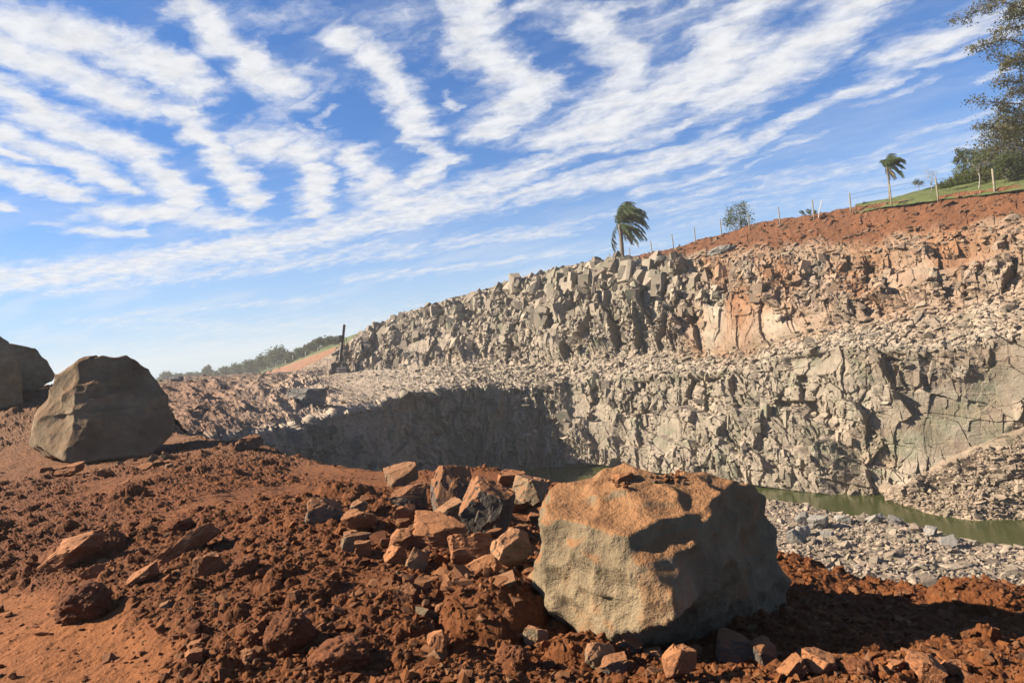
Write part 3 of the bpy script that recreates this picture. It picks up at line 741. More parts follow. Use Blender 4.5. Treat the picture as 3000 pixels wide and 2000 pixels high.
def far_land():
    # pasture to the horizon
    V = []; n = 60
    ys = np.concatenate([np.linspace(128, 600, 30), np.linspace(620, 1580, 30)])
    xs = np.linspace(-1.6, 1.6, 60)
    Yg = np.repeat(ys[:, None], 60, 1); X = Yg*xs[None]
    Z = -6+6*sst(Yg, 128, 420)-2+4.5*fbm2(X/150, Yg/150, 3, 401)*sst(Yg, 300, 900) - 9*sst(Yg, 700, 3000)
    Z = np.minimum(Z, .9)
    me = mesh_np('far_ground', np.stack([X, Yg, Z], -1), grid_faces(60, 60), smooth=True); tag(link('far_ground', me, M_FAR), kind='structure')
    # cut bank beyond the drill, pasture strip above it
    cols = []
    for (px, pyg, pyb, pyc, Y) in [(470, 876, 900, 873, 480), (560, 866, 900, 860, 440), (600, 857, 900, 851, 410), (660, 838, 895, 834, 345), (720, 815, 890, 811, 290), (775, 795, 880, 790, 250), (850, 768, 870, 762, 215), (960, 745, 870, 740, 190)]:
        cols.append((px, [W(px-30, pyc+3, Y+90), W(px, pyc, Y+26), W(px, pyg, Y), W(px+6, pyb, Y-14)]))
    G, tv, sv = loft(cols, 300, [20, 30, 90], ks=9, kt=3)
    T = np.repeat(tv[:, None], 300, 1)
    N_ = normals(G, np.array([0, -1, .6]))
    d = .5*fbm2(G[..., 0]/5, G[..., 2]/4, 4, 402)*sst(T, 1.95, 2.1)
    d = d+.35*np.abs(np.sin(np.repeat(sv[None], len(tv), 0)*1.15+2*fbm2(G[..., 0]/9, G[..., 2]/7, 3, 403)))*sst(T, 2.0, 2.1)
    G = G+N_*d[..., None]
    k = int(np.searchsorted(tv, 2.0))
    me = mesh_np('far_pasture_strip', G[:k+1], grid_faces(k+1, 300), smooth=True); tag(link('far_pasture_strip', me, M_GRASS), kind='structure')
    me = mesh_np('red_cut_slope', G[k:], grid_faces(len(tv)-k, 300)); tag(link('red_cut_slope', me, M_REDCUT), kind='structure')
    # grassy hill above the red bank at right
    cols = []
    for (px, pyb, pyt, Y) in [(1960, 475, 470, 79), (2050, 459, 455, 75), (2120, 450, 434, 72), (2200, 440, 416, 69), (2300, 427, 393, 65), (2420, 411, 370, 61), (2620, 388, 330, 54)]:
        cols.append((px, [W(px, pyb+16, Y-1.5), W(px, pyb-1, Y+1.2), W(px, pyt, Y+9), W(px+30, pyt-1, Y+30)]))
    G, tv, sv = loft(cols, 260, [10, 60, 30], ks=9, kt=5)
    G[..., 2] += .12*fbm2(G[..., 0]*.9, G[..., 1]*.9, 4, 404)
    me = mesh_np('grass_hill', G, grid_faces(len(tv), 260), smooth=True); tag(link('grass_hill', me, M_GRASS), kind='structure')
    return G
HG = far_land()

# ------------------------------------------------------------------ big boulders
from mathutils.bvhtree import BVHTree
ICO = {}
def ico(k):
    if k not in ICO:
        bm = bmesh.new(); bmesh.ops.create_icosphere(bm, subdivisions=k, radius=1)
        bm.verts.index_update()
        ICO[k] = (np.array([v.co[:] for v in bm.verts]), np.array([[v.index for v in f.verts] for f in bm.faces])); bm.free()
    return ICO[k]
def scoop3(P_, sc, seed, tilt=1.25, c=.5, off=.42):
    """shell-shaped fracture: scooped hollows that meet in sharp ridges"""
    x = P_*sc; i0 = np.floor(x); out = np.full(len(P_), 1e9)
    for i in (-1, 0, 1):
        for j in (-1, 0, 1):
            for k in (-1, 0, 1):
                g = i0+np.array([i, j, k]); a, b, q = g[:, 0], g[:, 1], g[:, 2]
                e = x-g-.5-.9*(np.stack([hsh(a, b, q, seed), hsh(a, b, q, seed+1), hsh(a, b, q, seed+2)], -1)-.5)
                v = (hsh(a, b, q, seed+3)-.5)*off+c*(e*e).sum(1)+tilt*(e*(np.stack([hsh(a, b, q, seed+4), hsh(a, b, q, seed+5), hsh(a, b, q, seed+6)], -1)-.5)).sum(1)
                out = np.minimum(out, v)
    return out*1.7-.05
def softmin(D, planes, p=160):
    s = np.zeros(len(D))
    for n, d in planes:
        c = D@n; s += np.where(c > 1e-4, (np.maximum(c, 0)/d)**p, 0)
    return s**(-1/p)
def plane3(a, b, c, cen, push=0):
    P_ = [W(*q) for q in (a, b, c)]
    n = np.cross(P_[1]-P_[0], P_[2]-P_[0]); n /= np.linalg.norm(n)
    d = (P_[0]-cen)@n
    if d < 0: n, d = -n, -d
    return n, d-push
def planen(pt, n, cen):
    n = np.array(n, float); n /= np.linalg.norm(n); return n, max((np.array(pt)-cen)@n, .02)
def boulder(name, sil, Yc, cpx, facets, mat, rough=.03, sub=7, back=1.0, union=None, zb=None, seed=1, tiltb=28, chips=(), freq=2.2, lump=.05, parent=None):
    cen = W(cpx[0], cpx[1], Yc)
    D, F = ico(sub)
    planes = []
    for a, b in zip(sil, sil[1:]+sil[:1]):
        ra, rb = ray(*a), ray(*b); n = np.cross(ra, rb); n /= np.linalg.norm(n)
        d = (CAMP-cen)@n
        if d < 0: n, d = -n, -d
        planes.append((n, d))
        pt = CAMP+Yc*(ra+rb)/2; t = math.radians(tiltb)
        planes.append(planen(pt, n*math.cos(t)+FW*math.sin(t), cen))
    planes.append(planen(cen+FW*back, (0, 1, .1), cen))
    if zb is not None: planes.append(planen((cen[0], cen[1], zb), (0, 0, -1), cen))
    body = softmin(D, planes+[plane3(*f, cen) if len(f) == 3 else planen(W(*f[0]), f[1], cen) for f in facets])
    if union is not None:
        b2 = softmin(D, planes+[plane3(*f, cen) if len(f) == 3 else planen(W(*f[0]), f[1], cen) for f in union])
        hk = np.clip(.5+.5*(b2-body)/.06, 0, 1); body = body*(1-hk)+b2*hk+.06*hk*(1-hk)
    P_ = D*body[:, None]
    size = body.mean()
    q = P_*freq
    nz = fbm3(q, 5, seed)
    wq = P_+.05/freq*np.stack([fbm3(q*1.5, 3, seed+21), fbm3(q*1.5, 3, seed+22), fbm3(q*1.5, 3, seed+23)], -1)
    f1 = scoop3(wq, freq*.8, seed+31); f2 = scoop3(wq*np.array([1, 1, 1.5]), freq*2.0, seed+41); f3 = scoop3(wq, freq*5.5, seed+51)
    rid = 1-np.abs(fbm3(q*1.3+11, 4, seed+9))*2
    disp = lump*size*.5*nz + lump*size*1.0*f1 + lump*size*.95*f2*sst(nz, -.7, .0) + rough*size*.9*f3*sst(-nz, -.35, .2) + .4*rough*(rid-.6)*size + .30*rough*size*fbm3(P_*freq*9, 4, seed+3)
    for (pt, rad, dep) in chips:
        c_ = W(*pt)-cen; dd = np.linalg.norm(P_-c_, axis=1)/rad
        disp -= dep*np.maximum(0, 1-dd**2)*(.7+.6*nz)
    P_ = P_+D*disp[:, None]
    me = mesh_np(name, P_, F, None, smooth=True)
    o = link(name, me, mat, parent); o.location = cen
    return o, P_+cen, F
M_BIG1 = mat_stone('ochre_weathered_stone', (.215, .152, .085), (.145, .102, .058), (.245, .112, .045), .9, 1.5, (.27, .22, .16), .09, .42, .85)
M_BIG2 = mat_stone('brown_weathered_stone', (.160, .098, .050), (.250, .175, .102), (.175, .082, .036), .6, .8, None, .10, .3, .8)
sil = [(1222, 1392), (1228, 1340), (1222, 1260), (1226, 1190), (1245, 1128), (1330, 1086), (1440, 1050), (1470, 1040), (1560, 1050), (1640, 1078), (1720, 1084), (1757, 1102), (1788, 1142), (1806, 1215), (1826, 1270), (1833, 1320), (1818, 1405), (1790, 1452), (1700, 1486), (1560, 1500), (1345, 1486), (1285, 1440)]
FLf = ((1238, 1195, 5.2), (1345, 1480, 4.86), (1450, 1280, 4.58)); T1f = ((1240, 1180, 5.2), (1500, 1135, 5.05), (1470, 1022, 6.0)); T2f = ((1500, 1135, 5.05), (1478, 1022, 6.0), (1730, 1075, 5.75))
Rf = ((1715, 1110, 5.6), (1830, 1300, 6.0), (1795, 1450, 5.45)); MIDf = ((1450, 1280, 4.58), (1690, 1240, 4.76), (1500, 1135, 5.05))
hero, HV, HF = boulder('boulder', sil, 5.75, (1530, 1290),
    [FLf, T1f, T2f, Rf, ((1480, 1320, 4.74), (1500, 1470, 4.86), (1800, 1420, 5.45)), ((1440, 1490, 4.95), (.0, -.6, -.8)), ((1240, 1240, 5.15), (-.85, -.45, .25)), ((1250, 1410, 5.1), (-.75, -.5, -.45))],
    M_BIG1, .016, 7, 1.0, [FLf, T1f, T2f, Rf, MIDf, ((1500, 1325, 4.62), (.34, -.12, -.93)), ((1692, 1240, 4.8), (.85, -.5, .15))],
    -.32, 3, 30, [((1600, 1420, 4.95), .16, .05), ((1700, 1150, 5.5), .18, .10), ((1270, 1340, 4.98), .09, .07), ((1745, 1390, 5.4), .12, .08), ((1430, 1085, 5.6), .10, .03), ((1385, 1300, 4.72), .2, .03)], 2.3, .095)
tag(hero, 'huge ochre boulder in front, flat dusty top and dark undercut right side', 'boulder')
silL = [(65, 985), (76, 948), (100, 905), (135, 860), (176, 839), (240, 812), (290, 814), (355, 848), (363, 862), (374, 900), (386, 925), (407, 966), (404, 985), (371, 1020), (322, 1050), (240, 1062), (165, 1062), (82, 1045), (70, 1020)]
K = 1.13
bl, LV, LF = boulder('boulder', silL, 18.7*K, (235, 940), [((72, 1000, 17.9*K), (150, 1058, 17.15*K), (135, 862, 18.4*K)), ((150, 1058, 17.15*K), (392, 990, 18.1*K), (190, 842, 18.3*K)), ((100, 1000, 17.5*K), (-.5, -.75, .2)),
    ((110, 1045, 17.3*K), (-.5, -.45, -.75)), ((300, 1045, 17.6*K), (.25, -.65, -.7))],
    M_BIG2, .018, 7, 1.8, None, -.45, 21, 30, [((330, 950, 18*K), .7, .16), ((290, 855, 18.3*K), .5, .12), ((120, 950, 17.9*K), .45, .16), ((215, 1000, 17.4*K), .5, .14)], .85, .12)
tag(bl, 'tall brown boulder with rounded top standing on red soil, pale left edge', 'boulder')
sA = [(-140, 700), (-60, 735), (0, 765), (22, 782), (40, 830), (58, 868), (62, 930), (20, 945), (-140, 975)]
o_, _, _ = boulder('boulder', sA, 27.5, (-40, 870), [((0, 850, 26.6), (.55, -.8, .15)), ((-60, 850, 26.6), (.2, -.95, .2)), ((20, 940, 26.7), (.3, -.9, -.3))], M_BIG2, .016, 6, 2.2, None, .2, 41, 30, (), .9, .10)
tag(o_, 'dark brown boulder cut off at the left edge of the picture', 'boulder')
sB = [(10, 785), (45, 788), (88, 796), (104, 808), (113, 830), (132, 852), (120, 875), (70, 905), (5, 910)]
o_, _, _ = boulder('boulder', sB, 31, (62, 845), [((60, 850, 30), (.5, -.82, .2)), ((100, 850, 30.6), (.75, -.5, .4))], M_BIG2, .016, 6, 1.8, None, .8, 43, 30, (), 1.0, .10)
tag(o_, 'brown boulder with sloping right shoulder, behind the edge boulder and left of the tall one', 'boulder')

# ------------------------------------------------------------------ broken stones in the red heap
def angular(seed, sub=4, nf=11, flat=.0, rough=.02):
    """a block cut by random planes: flat faces, sharp chipped edges"""
    rng = np.random.default_rng(seed)
    bm = bmesh.new(); bmesh.ops.create_cube(bm, size=2)
    for k in range(nf-2):
        n = rng.normal(size=3); n /= np.linalg.norm(n); d = rng.uniform(.70, 1.12)
        r = bmesh.ops.bisect_plane(bm, geom=bm.verts[:]+bm.edges[:]+bm.faces[:], plane_co=Vector(n*d), plane_no=Vector(n), clear_outer=True)
        bmesh.ops.contextual_create(bm, geom=[e for e in r['geom_cut'] if isinstance(e, bmesh.types.BMEdge)])
    if sub > 3: bmesh.ops.bevel(bm, geom=bm.edges[:], offset=.035, segments=1, affect='EDGES', clamp_overlap=True)
    bmesh.ops.triangulate(bm, faces=bm.faces[:])
    for lim in ((.9, .45, .24, .13) if sub > 3 else (.8, .4)):
        es = [e for e in bm.edges if e.calc_length() > lim]
        if es: bmesh.ops.subdivide_edges(bm, edges=es, cuts=1, use_grid_fill=False)
        bmesh.ops.triangulate(bm, faces=bm.faces[:])
    bm.verts.index_update(); bm.normal_update()
    V = np.array([v.co[:] for v in bm.verts]); Nn = np.array([v.normal[:] for v in bm.verts]); F = np.array([[v.index for v in f.verts] for f in bm.faces]); bm.free()
    V = V+Nn*(.05*fbm3(V*1.5, 3, seed)+(.045*facets3(V, 2.2, seed+5, 1, 1) if sub > 3 else 0)+rough*fbm3(V*6, 3, seed+2))[:, None]
    return V/np.abs(V).max(0), F
def bumps3(P_, sc, seed):
    x = P_*sc; i0 = np.floor(x); best = np.full(len(P_), 1e9)
    for i in (-1, 0, 1):
        for j in (-1, 0, 1):
            for k in (-1, 0, 1):
                g = i0+np.array([i, j, k]); a, b, c = g[:, 0], g[:, 1], g[:, 2]
                e = x-g-.5-.9*(np.stack([hsh(a, b, c, seed), hsh(a, b, c, seed+1), hsh(a, b, c, seed+2)], -1)-.5)
                best = np.minimum(best, (e*e).sum(1)/(.5+hsh(a, b, c, seed+3)))
    return np.sqrt(np.maximum(0, 1-best*1.6))
def clod(seed, sub=6):
    D, F = ico(sub)
    P_ = D*(.75+.35*fbm3(D*1.3, 3, seed))[:, None]
    P_ = P_+D*(.16*bumps3(P_, 3.0, seed+1)+.10*bumps3(P_, 6.5, seed+2)+.05*bumps3(P_, 14, seed+3))[:, None]
    return P_/np.abs(P_).max(0), F
HB = BVHTree.FromPolygons(HV.tolist(), HF.tolist())
def proj_grid(G):
    r = G-CAMP; Yg = r[..., 1]
    a = r@RT/Yg; b = r@UP/Yg
    return 1176+1568*a, 784-1568*b, Yg
QPX, QPY, QPD = proj_grid(QG); BPX, BPY, BPD = proj_grid(BG)
def on_grid(px, py, which='q'):
    X_, Y_, D_, G_ = (QPX, QPY, QPD, QG) if which == 'q' else (BPX, BPY, BPD, BG)
    d = (X_-px)**2+(Y_-py)**2
    m = d < 9
    if m.any():
        k = np.argmin(np.where(m, D_, 1e9))
    else: k = np.argmin(d)
    return G_.reshape(-1, 3)[k].copy()
def stone_at(name, P, wpx, hpx, seed, mat, rz=0, tilt=(0, 0), dep=.85, sink=.12, kind='a', sub=4):
    Y = P[1]; w = wpx/1568*Y/2; h = hpx/1568*Y/2
    V, F = (angular(seed, sub) if kind == 'a' else clod(seed, 6))
    me = mesh_np(name, V*np.array([w, w*dep, h]), F, None, smooth=(kind == 'c'))
    o = link(name, me, mat)
    o.location = (P[0], P[1]+w*dep*.7, P[2]+h*(1-sink)); o.rotation_euler = (math.radians(tilt[0]), math.radians(tilt[1]), math.radians(rz))
    return o
R, T_, Gy, C_ = M_RED, M_TAN, M_GREY, M_CLOD
big = [  # px, py of the foot, width, height, material, turn, tilts, label
 (923, 1117, 70, 42, T_, 10, (12, -14), 'flat tan slab tilted on the lip of the pit'),
 (1040, 1192, 78, 112, Gy, 25, (-18, 12), 'tall pointed grey slab standing upright in the red heap'),
 (1118, 1240, 106, 122, Gy, -20, (10, 24), 'large dark grey block with orange dusted top beside the pointed slab'),
 (1172, 1132, 60, 46, R, 15, (0, 8), 'orange dusted block behind the dark grey block, near the water'),
 (1220, 1174, 74, 70, T_, -25, (-10, 14), 'yellowish stone with orange top touching the back of the front boulder'),
 (739, 1204, 76, 54, Gy, 30, (0, 15), 'dark grey stone lying alone left of the red heap'),
 (822, 1227, 66, 48, R, 0, (5, -8), 'red topped stone right of the lone dark grey one'),
 (822, 1186, 32, 34, T_, 20, (0, 30), 'small tan triangular stone behind the lone dark grey one'),
 (936, 1172, 68, 50, Gy, -10, (0, 4), 'brown cube shaped stone below the slab on the lip'),
 (927, 1210, 48, 44, R, 5, (0, -10), 'red split stone below the brown cube shaped one'),
 (1000, 1256, 132, 48, R, -6, (8, 6), 'long flat red slab lying across the heap'),
 (1024, 1212, 80, 44, T_, 20, (0, -14), 'orange wedge lying behind the long flat slab'),
 (1088, 1314, 100, 74, R, 12, (-22, 6), 'broad red slab with smooth sunlit face below the dark grey block'),
 (1174, 1310, 84, 84, T_, 35, (-10, 38), 'slab with pale broken edge leaning towards the front boulder'),
 (1116, 1364, 92, 72, R, -30, (0, -24), 'dark sided red block at the foot of the heap'),
 (927, 1262, 60, 38, R, 40, (0, 12), 'red stone left of the long flat slab'),
 (908, 1295, 52, 36, R, 12, (14, -8), 'red plate lying left of the pale yellow stone'),
 (961, 1311, 40, 46, M_TAN, 10, (-10, 34), 'small pale yellow stone catching the sun in the heap'),
 (837, 1285, 40, 38, R, 8, (0, 0), 'red cube on the left fringe of the heap'),
 (798, 1268, 28, 36, T_, 0, (0, 10), 'small tan upright stone on the left fringe of the heap'),
 (1103, 1408, 52, 34, R, 0, (0, 10), 'red stone below the dark sided block'),
 (1150, 1396, 38, 30, R, 30, (10, 0), 'small red stone between heap and front boulder'),
 (1058, 1350, 50, 42, R, 10, (0, 20), 'red stone left of the dark sided block'),
 (934, 1386, 46, 38, R, -15, (18, 18), 'red leaf shaped stone alone below the heap'),
 (1009, 1510, 46, 52, R, 0, (0, -20), 'orange stone standing in clods near the bottom edge'),
 (1230, 1484, 50, 38, T_, 15, (0, 5), 'tan stone left of the foot of the front boulder'),
 (420, 1280, 132, 50, R, 18, (-10, -32), 'long red slab tilted up among the clods at left'),
 (147, 1309, 122, 74, R, -10, (0, -10), 'big rounded red stone at the edge of the smooth track'),
 (472, 1338, 76, 72, R, 25, (0, 14), 'red block with flat sunlit left face below the long tilted slab'),
 (322, 1344, 70, 36, R, 10, (0, -22), 'half buried red stone between clods and track'),
 (150, 1096, 64, 32, R, 0, (6, 0), 'bright red block lying under the tall brown boulder'),
 (238, 1096, 30, 24, R, 0, (0, 0), 'small red stone right of the bright block under the boulder'),
 (206, 1334, 44, 34, R, 0, (0, -30), 'small red stone right of the big rounded one'),
 (567, 1528, 40, 40, R, 0, (0, -18), 'orange stone left of the largest earth clod'),
 (441, 1528, 42, 36, R, 20, (0, 5), 'orange stone at the bottom, right of the smooth track'),
 (564, 1036, 70, 38, Gy, 0, (0, -16), 'dark block lying in the shadow right of the tall boulder'),
 (1381, 1538, 64, 52, T_, 10, (0, 12), 'yellow grey stone under the front edge of the front boulder'),
 (1441, 1520, 66, 54, Gy, -20, (0, 30), 'grey flake leaning under the front boulder'),
 (1414, 1550, 60, 32, Gy, 0, (0, -6), 'flat grey stone below the leaning flake'),
 (1564, 1572, 62, 76, R, 10, (0, 12), 'red upright slab at the bottom edge below the boulder'),
 (1503, 1520, 40, 22, T_, 0, (0, 0), 'small tan stone in shade under the front boulder'),
 (1900, 1556, 76, 42, R, 20, (10, 14), 'red slab at the bottom edge, right of the front boulder'),
 (1827, 1570, 58, 44, R, 0, (0, -20), 'red stone at the bottom edge, just left of the slab there'),
 (2142, 1560, 68, 46, R, -20, (0, 22), 'red stone at the tip of the big shadow'),
 (2195, 1548, 42, 26, R, 0, (0, 10), 'small red stone right of the one at the shadow tip'),
 (2065, 1550, 42, 26, R, 0, (0, -10), 'small red stone left of the one at the shadow tip'),
 (1700, 1524, 76, 58, Gy, 0, (0, 16), 'dark stone in deep shade under the front boulder'),
 (1767, 1530, 58, 46, Gy, 20, (0, -8), 'second dark stone in deep shade, to the right under the front boulder'),
]
for k, (px, py, w, h, m, rz, tl, lab) in enumerate(big):
    P = on_ground(px, py)
    if P is None: continue
    P[2] = ground_base(P[0:1], P[1:2])[0][0]
    o = stone_at('stone', P, w*(1.14 if px > 700 else .96), h*(1.14 if px > 700 else .92), 500+k*7, m, rz, tl)
    tag(o, lab, 'stone', 'broken stones lying on the red soil')
for k, (px, py, w, h, lab) in enumerate([(170, 1436, 128, 96, 'big dark earth clod on the edge of the smooth track'), (655, 1512, 125, 116, 'largest crumbly earth clod, near the bottom edge'), (1985, 1562, 84, 40, 'crumbly clod at the bottom edge in the sun right of the boulder shadow'),
        (770, 1560, 150, 80, 'broad crumbly clod at the bottom right of the largest clod'), (400, 1225, 70, 40, 'earth clod behind the long tilted slab'), (540, 1335, 90, 55, 'earth clod right of the red block with flat face'), (1180, 1545, 90, 60, 'earth clod at the bottom left of the front boulder')]):
    P = on_ground(px, py); P[2] = ground_base(P[0:1], P[1:2])[0][0]
    tag(stone_at('earth_clod', P, w, h, 900+k*5, M_CLOD, k*40, (0, 0), 1.0, .35, 'c'), lab, 'clod', 'large crumbly clods of red earth')

# loose stones: protos shared, copies placed in a loop
LOOSE = [mesh_np('stone', *angular(1500+i*3, 3, 11), None, smooth=False) for i in range(14)]
for i, me in enumerate(LOOSE): me.materials.append((R, T_, R, R, R, R, C_)[i % 7])
def loose(n, box, wr, rng, lab, cat, grp, name='stone', slab=False):
    k = 0; tries = 0
    while k < n and tries < n*30:
        tries += 1
        px, py = rng.uniform(box[0], box[2]), rng.uniform(box[1], box[3])
        P = on_ground(px, py)
        if P is None or P[1] > 24: continue
        ed, off = ground_base(P[0:1], P[1:2])[1:]
        if ed[0] > -.1 or off[0] < .25: continue
        w = math.exp(rng.uniform(math.log(wr[0]), math.log(wr[1])))/1568*P[1]/2
        o = link(name, LOOSE[rng.integers(0, len(LOOSE))])
        h = ground_full(P[0:1], P[1:2])[0][0]
        o.location = (P[0], P[1], h+w*.18)
        o.scale = (w*rng.uniform(.8, 1.25), w*rng.uniform(.65, 1.0), w*(rng.uniform(.2, .36) if slab else rng.uniform(.4, .8)))
        o.rotation_euler = (rng.normal(0, .45 if slab else .3), rng.normal(0, .5 if slab else .35), rng.uniform(0, 6.3))
        tag(o, lab, cat, grp); k += 1
rng = np.random.default_rng(77)
loose(92, (800, 1120, 1235, 1390), (14, 50), rng, 'small broken red stone packed in the heap left of the front boulder', 'stone', 'small stones of the heap')
loose(36, (980, 1160, 1236, 1420), (30, 70), rng, 'thin sharp red slab packed in the heap against the front boulder', 'stone', 'thin slabs of the heap', slab=True)
loose(10, (60, 1050, 390, 1085), (12, 34), rng, 'small red stone lying against the foot of the tall brown boulder', 'stone', 'small stones at the foot of the tall boulder')
loose(16, (560, 1120, 860, 1330), (10, 24), rng, 'small stone scattered on fine red gravel between heap and tall boulder', 'stone', 'small stones on the fine gravel')
loose(20, (40, 1080, 560, 1330), (10, 26), rng, 'small red stone among clods below the tall brown boulder', 'stone', 'small stones below the tall boulder')
loose(28, (360, 1360, 1260, 1560), (16, 38), rng, 'small red stone among clods along the bottom edge', 'stone', 'small stones along the bottom edge')
loose(26, (1240, 1500, 2330, 1566), (18, 40), rng, 'small stone below the front boulder and its shadow', 'stone', 'small stones below the front boulder')
loose(14, (1880, 1370, 2350, 1500), (16, 34), rng, 'small stone on red soil at the right beside the boulder shadow', 'stone', 'small stones on the right')

# grains and crumbs too many to count
def crumbs():
    rng = np.random.default_rng(31); k = 30000
    u = rng.uniform(-.95, .95, k); Y = (3.2**-1.2+(28**-1.2-3.2**-1.2)*rng.uniform(0, 1, k))**(-1/1.2); X = u*Y
    H, ed, trk, fg, _ = ground_full(X, Y)
    keep = (ed < .4) & (rng.uniform(0, 1, k) > trk*.86)
    X, Y, H, fg = X[keep], Y[keep], H[keep], fg[keep]; n = len(X)
    size = np.clip(np.exp(rng.normal(math.log(.020), .6, n)), .008, .085)*(1-.5*fg)*(.6+.4*np.minimum(Y/9, 1.5))
    tint = np.zeros((n, 4)); tint[:, 0] = rng.uniform(0, .8, n)**2; tint[:, 1] = rng.uniform(0, 1, n)**4*.5; tint[:, 2] = rng.uniform(.2, 1, n)
    me = scatter_mesh('soil_crumbs', np.stack([X, Y, H+size*.1], -1), size, rng, tint, .5)
    tag(link('soil_crumbs', me, MS), 'crumbs and grit of red soil scattered over the foreground', 'soil', kind='stuff')
crumbs()

# stones on top of the front boulder
def drop_on_hero(px, py):
    r = Vector(ray(px, py)); h = HB.ray_cast(Vector(CAMP), r.normalized())
    return h[0]
for k, (px, py, w, h) in enumerate([(1437, 1106, 48, 22)]):
    q = drop_on_hero(px, py)
    if q:
        o = stone_at('stone', np.array(q), w, h, 1700, R, 10, (0, 0), .8, .1); tag(o, 'flat brown stone lying on the dusty top of the front boulder', 'stone')
rng = np.random.default_rng(12)
for k in range(34):
    px, py = (rng.normal(1540, 24), rng.normal(1098, 8)) if k < 22 else (rng.normal(1425, 22), rng.normal(1116, 6))
    q = drop_on_hero(px, py)
    if not q: continue
    o = link('pebble', LOOSE[rng.integers(0, len(LOOSE))]); w = rng.uniform(3.5, 7)/1568*q[1]
    o.location = (q[0], q[1], q[2]+w*.3); o.scale = (w, w*.8, w*.6); o.rotation_euler = (rng.normal(0, .3), rng.normal(0, .3), rng.uniform(0, 6))
    tag(o, 'tiny brown pebble in the crumbs on top of the front boulder', 'pebble', 'pebbles on the front boulder')
# stones along the pond's near shore, on the bench and on the skyline
for k, (px, py, w, h, lab) in enumerate([(1851, 1204, 34, 32, 'upright pale stone at the water, nearest the front boulder'), (1892, 1212, 50, 34, 'largest pale stone on the near shore of the pond'), (1944, 1200, 48, 20, 'low pale stone on the shore right of the largest one'),
        (2016, 1200, 44, 20, 'flat pale stone at the middle of the near shore'), (2060, 1204, 34, 19, 'pale stone right of the flat one on the near shore'), (1848, 1230, 34, 26, 'pale stone on the bank just right of the front boulder'),
        (2142, 1226, 32, 20, 'small pale stone at the bend of the near shore'), (2188, 1258, 48, 20, 'flat grey slab on the bank beyond the bend of the shore'), (1830, 1246, 34, 36, 'tall pale stone half hidden by the front boulder'),
        (1905, 1235, 30, 22, 'grey stone on the bank below the largest shore stone')]):
    P = on_grid(px, py, 'b'); tag(stone_at('stone', P, w, h, 2000+k*3, M_DEBRIS, k*37, (14*((k*7) % 3-1), 17*((k*5) % 4-1.5)), .8, .22, 'a', 4), lab, 'stone', 'pale stones on the near bank of the pond')
P = on_grid(700, 926); tag(stone_at('boulder', P, 94, 40, 2101, M_DEBRIS, 5, (0, 6), .8, .1), 'grey brown boulder on the quarry bench above the pit wall', 'boulder')
P = on_grid(404, 872); tag(stone_at('boulder', P, 24, 12, 2104, M_DEBRIS, 5, (0, 6), .8, .1), 'small boulder on the far rim of the rubble bench at left', 'boulder')
P = on_grid(1517, 602); tag(stone_at('boulder', P, 26, 17, 2107, M_DEBRIS, 5, (0, 4), .8, .05), 'rounded grey boulder on the cliff edge right of the left palm', 'boulder')
P = on_grid(1668, 574); o = stone_at('gravel_pile', P, 74, 26, 2110, M_DEBRIS, 0, (0, -6), .7, .75, 'c'); tag(o, 'low grey pile of gravel on the red bank below the shrub', 'gravel pile')

# ------------------------------------------------------------------ wood and leaf
M_BARK = mat_plain('grey_bark', (.16, .13, .10), (.24, .20, .16), 3, bumpd=.05)
M_WHITE = mat_plain('pale_bark', (.28, .26, .22), (.22, .19, .16), 3)
M_POST = mat_plain('weathered_post_wood', (.25, .21, .14), (.18, .15, .10), 4)
M_PALE = mat_plain('pale_pole', (.50, .46, .40), (.42, .38, .32), 4)
M_PALMT = mat_plain('palm_trunk', (.125, .10, .078), (.175, .145, .115), 3, bumpd=.05)
M_PALML = mat_plain('palm_leaf', (.040, .058, .016), (.075, .095, .028), .8, .6, True, attr=True)
M_DEAD = mat_plain('dead_palm_leaf', (.30, .22, .13), (.22, .16, .09), 1)
M_LEAF = mat_plain('olive_leaf', (.050, .062, .020), (.085, .095, .030), .6, .7, True, attr=True)
M_LEAFB = mat_plain('brown_olive_leaf', (.070, .066, .020), (.105, .088, .032), .6, .7, True, attr=True)
M_LEAFY = mat_plain('yellow_green_leaf', (.10, .125, .028), (.16, .16, .05), .6, .7, True, attr=True)
M_LEAFF = mat_plain('far_leaf', (.050, .068, .026), (.085, .095, .040), .05, .8, True, attr=True)
M_STEEL = mat_plain('dusty_dark_steel', (.060, .050, .045), (.10, .085, .070), 2, .6)
M_RUB = mat_plain('black_hose', (.028, .026, .025), (.045, .042, .038), 3, .6)
M_BARE = mat_plain('bright_bar_steel', (.50, .46, .40), (.42, .38, .33), 3, .5)
def tube(pts, radii, n=6):
    pts = np.array(pts, float); radii = np.broadcast_to(np.array(radii, float), (len(pts),))
    V, F = [], []
    for i, (p, r) in enumerate(zip(pts, radii)):
        t = pts[min(i+1, len(pts)-1)]-pts[max(i-1, 0)]; t = t/(np.linalg.norm(t)+1e-9)
        a = np.cross(t, [0, 0, 1.] if abs(t[2]) < .9 else [1., 0, 0]); a /= np.linalg.norm(a); b = np.cross(t, a)
        for k in range(n):
            an = 2*math.pi*k/n; V.append(p+r*(math.cos(an)*a+math.sin(an)*b))
    for i in range(len(pts)-1):
        for k in range(n):
            F.append((i*n+k, i*n+(k+1) % n, (i+1)*n+(k+1) % n, (i+1)*n+k))
    c0 = len(V); V.append(pts[0]); V.append(pts[-1])
    for k in range(n):
        F.append((c0, (k+1) % n, k, k)); F.append((c0+1, (len(pts)-1)*n+k, (len(pts)-1)*n+(k+1) % n, (len(pts)-1)*n+(k+1) % n))
    return V, F
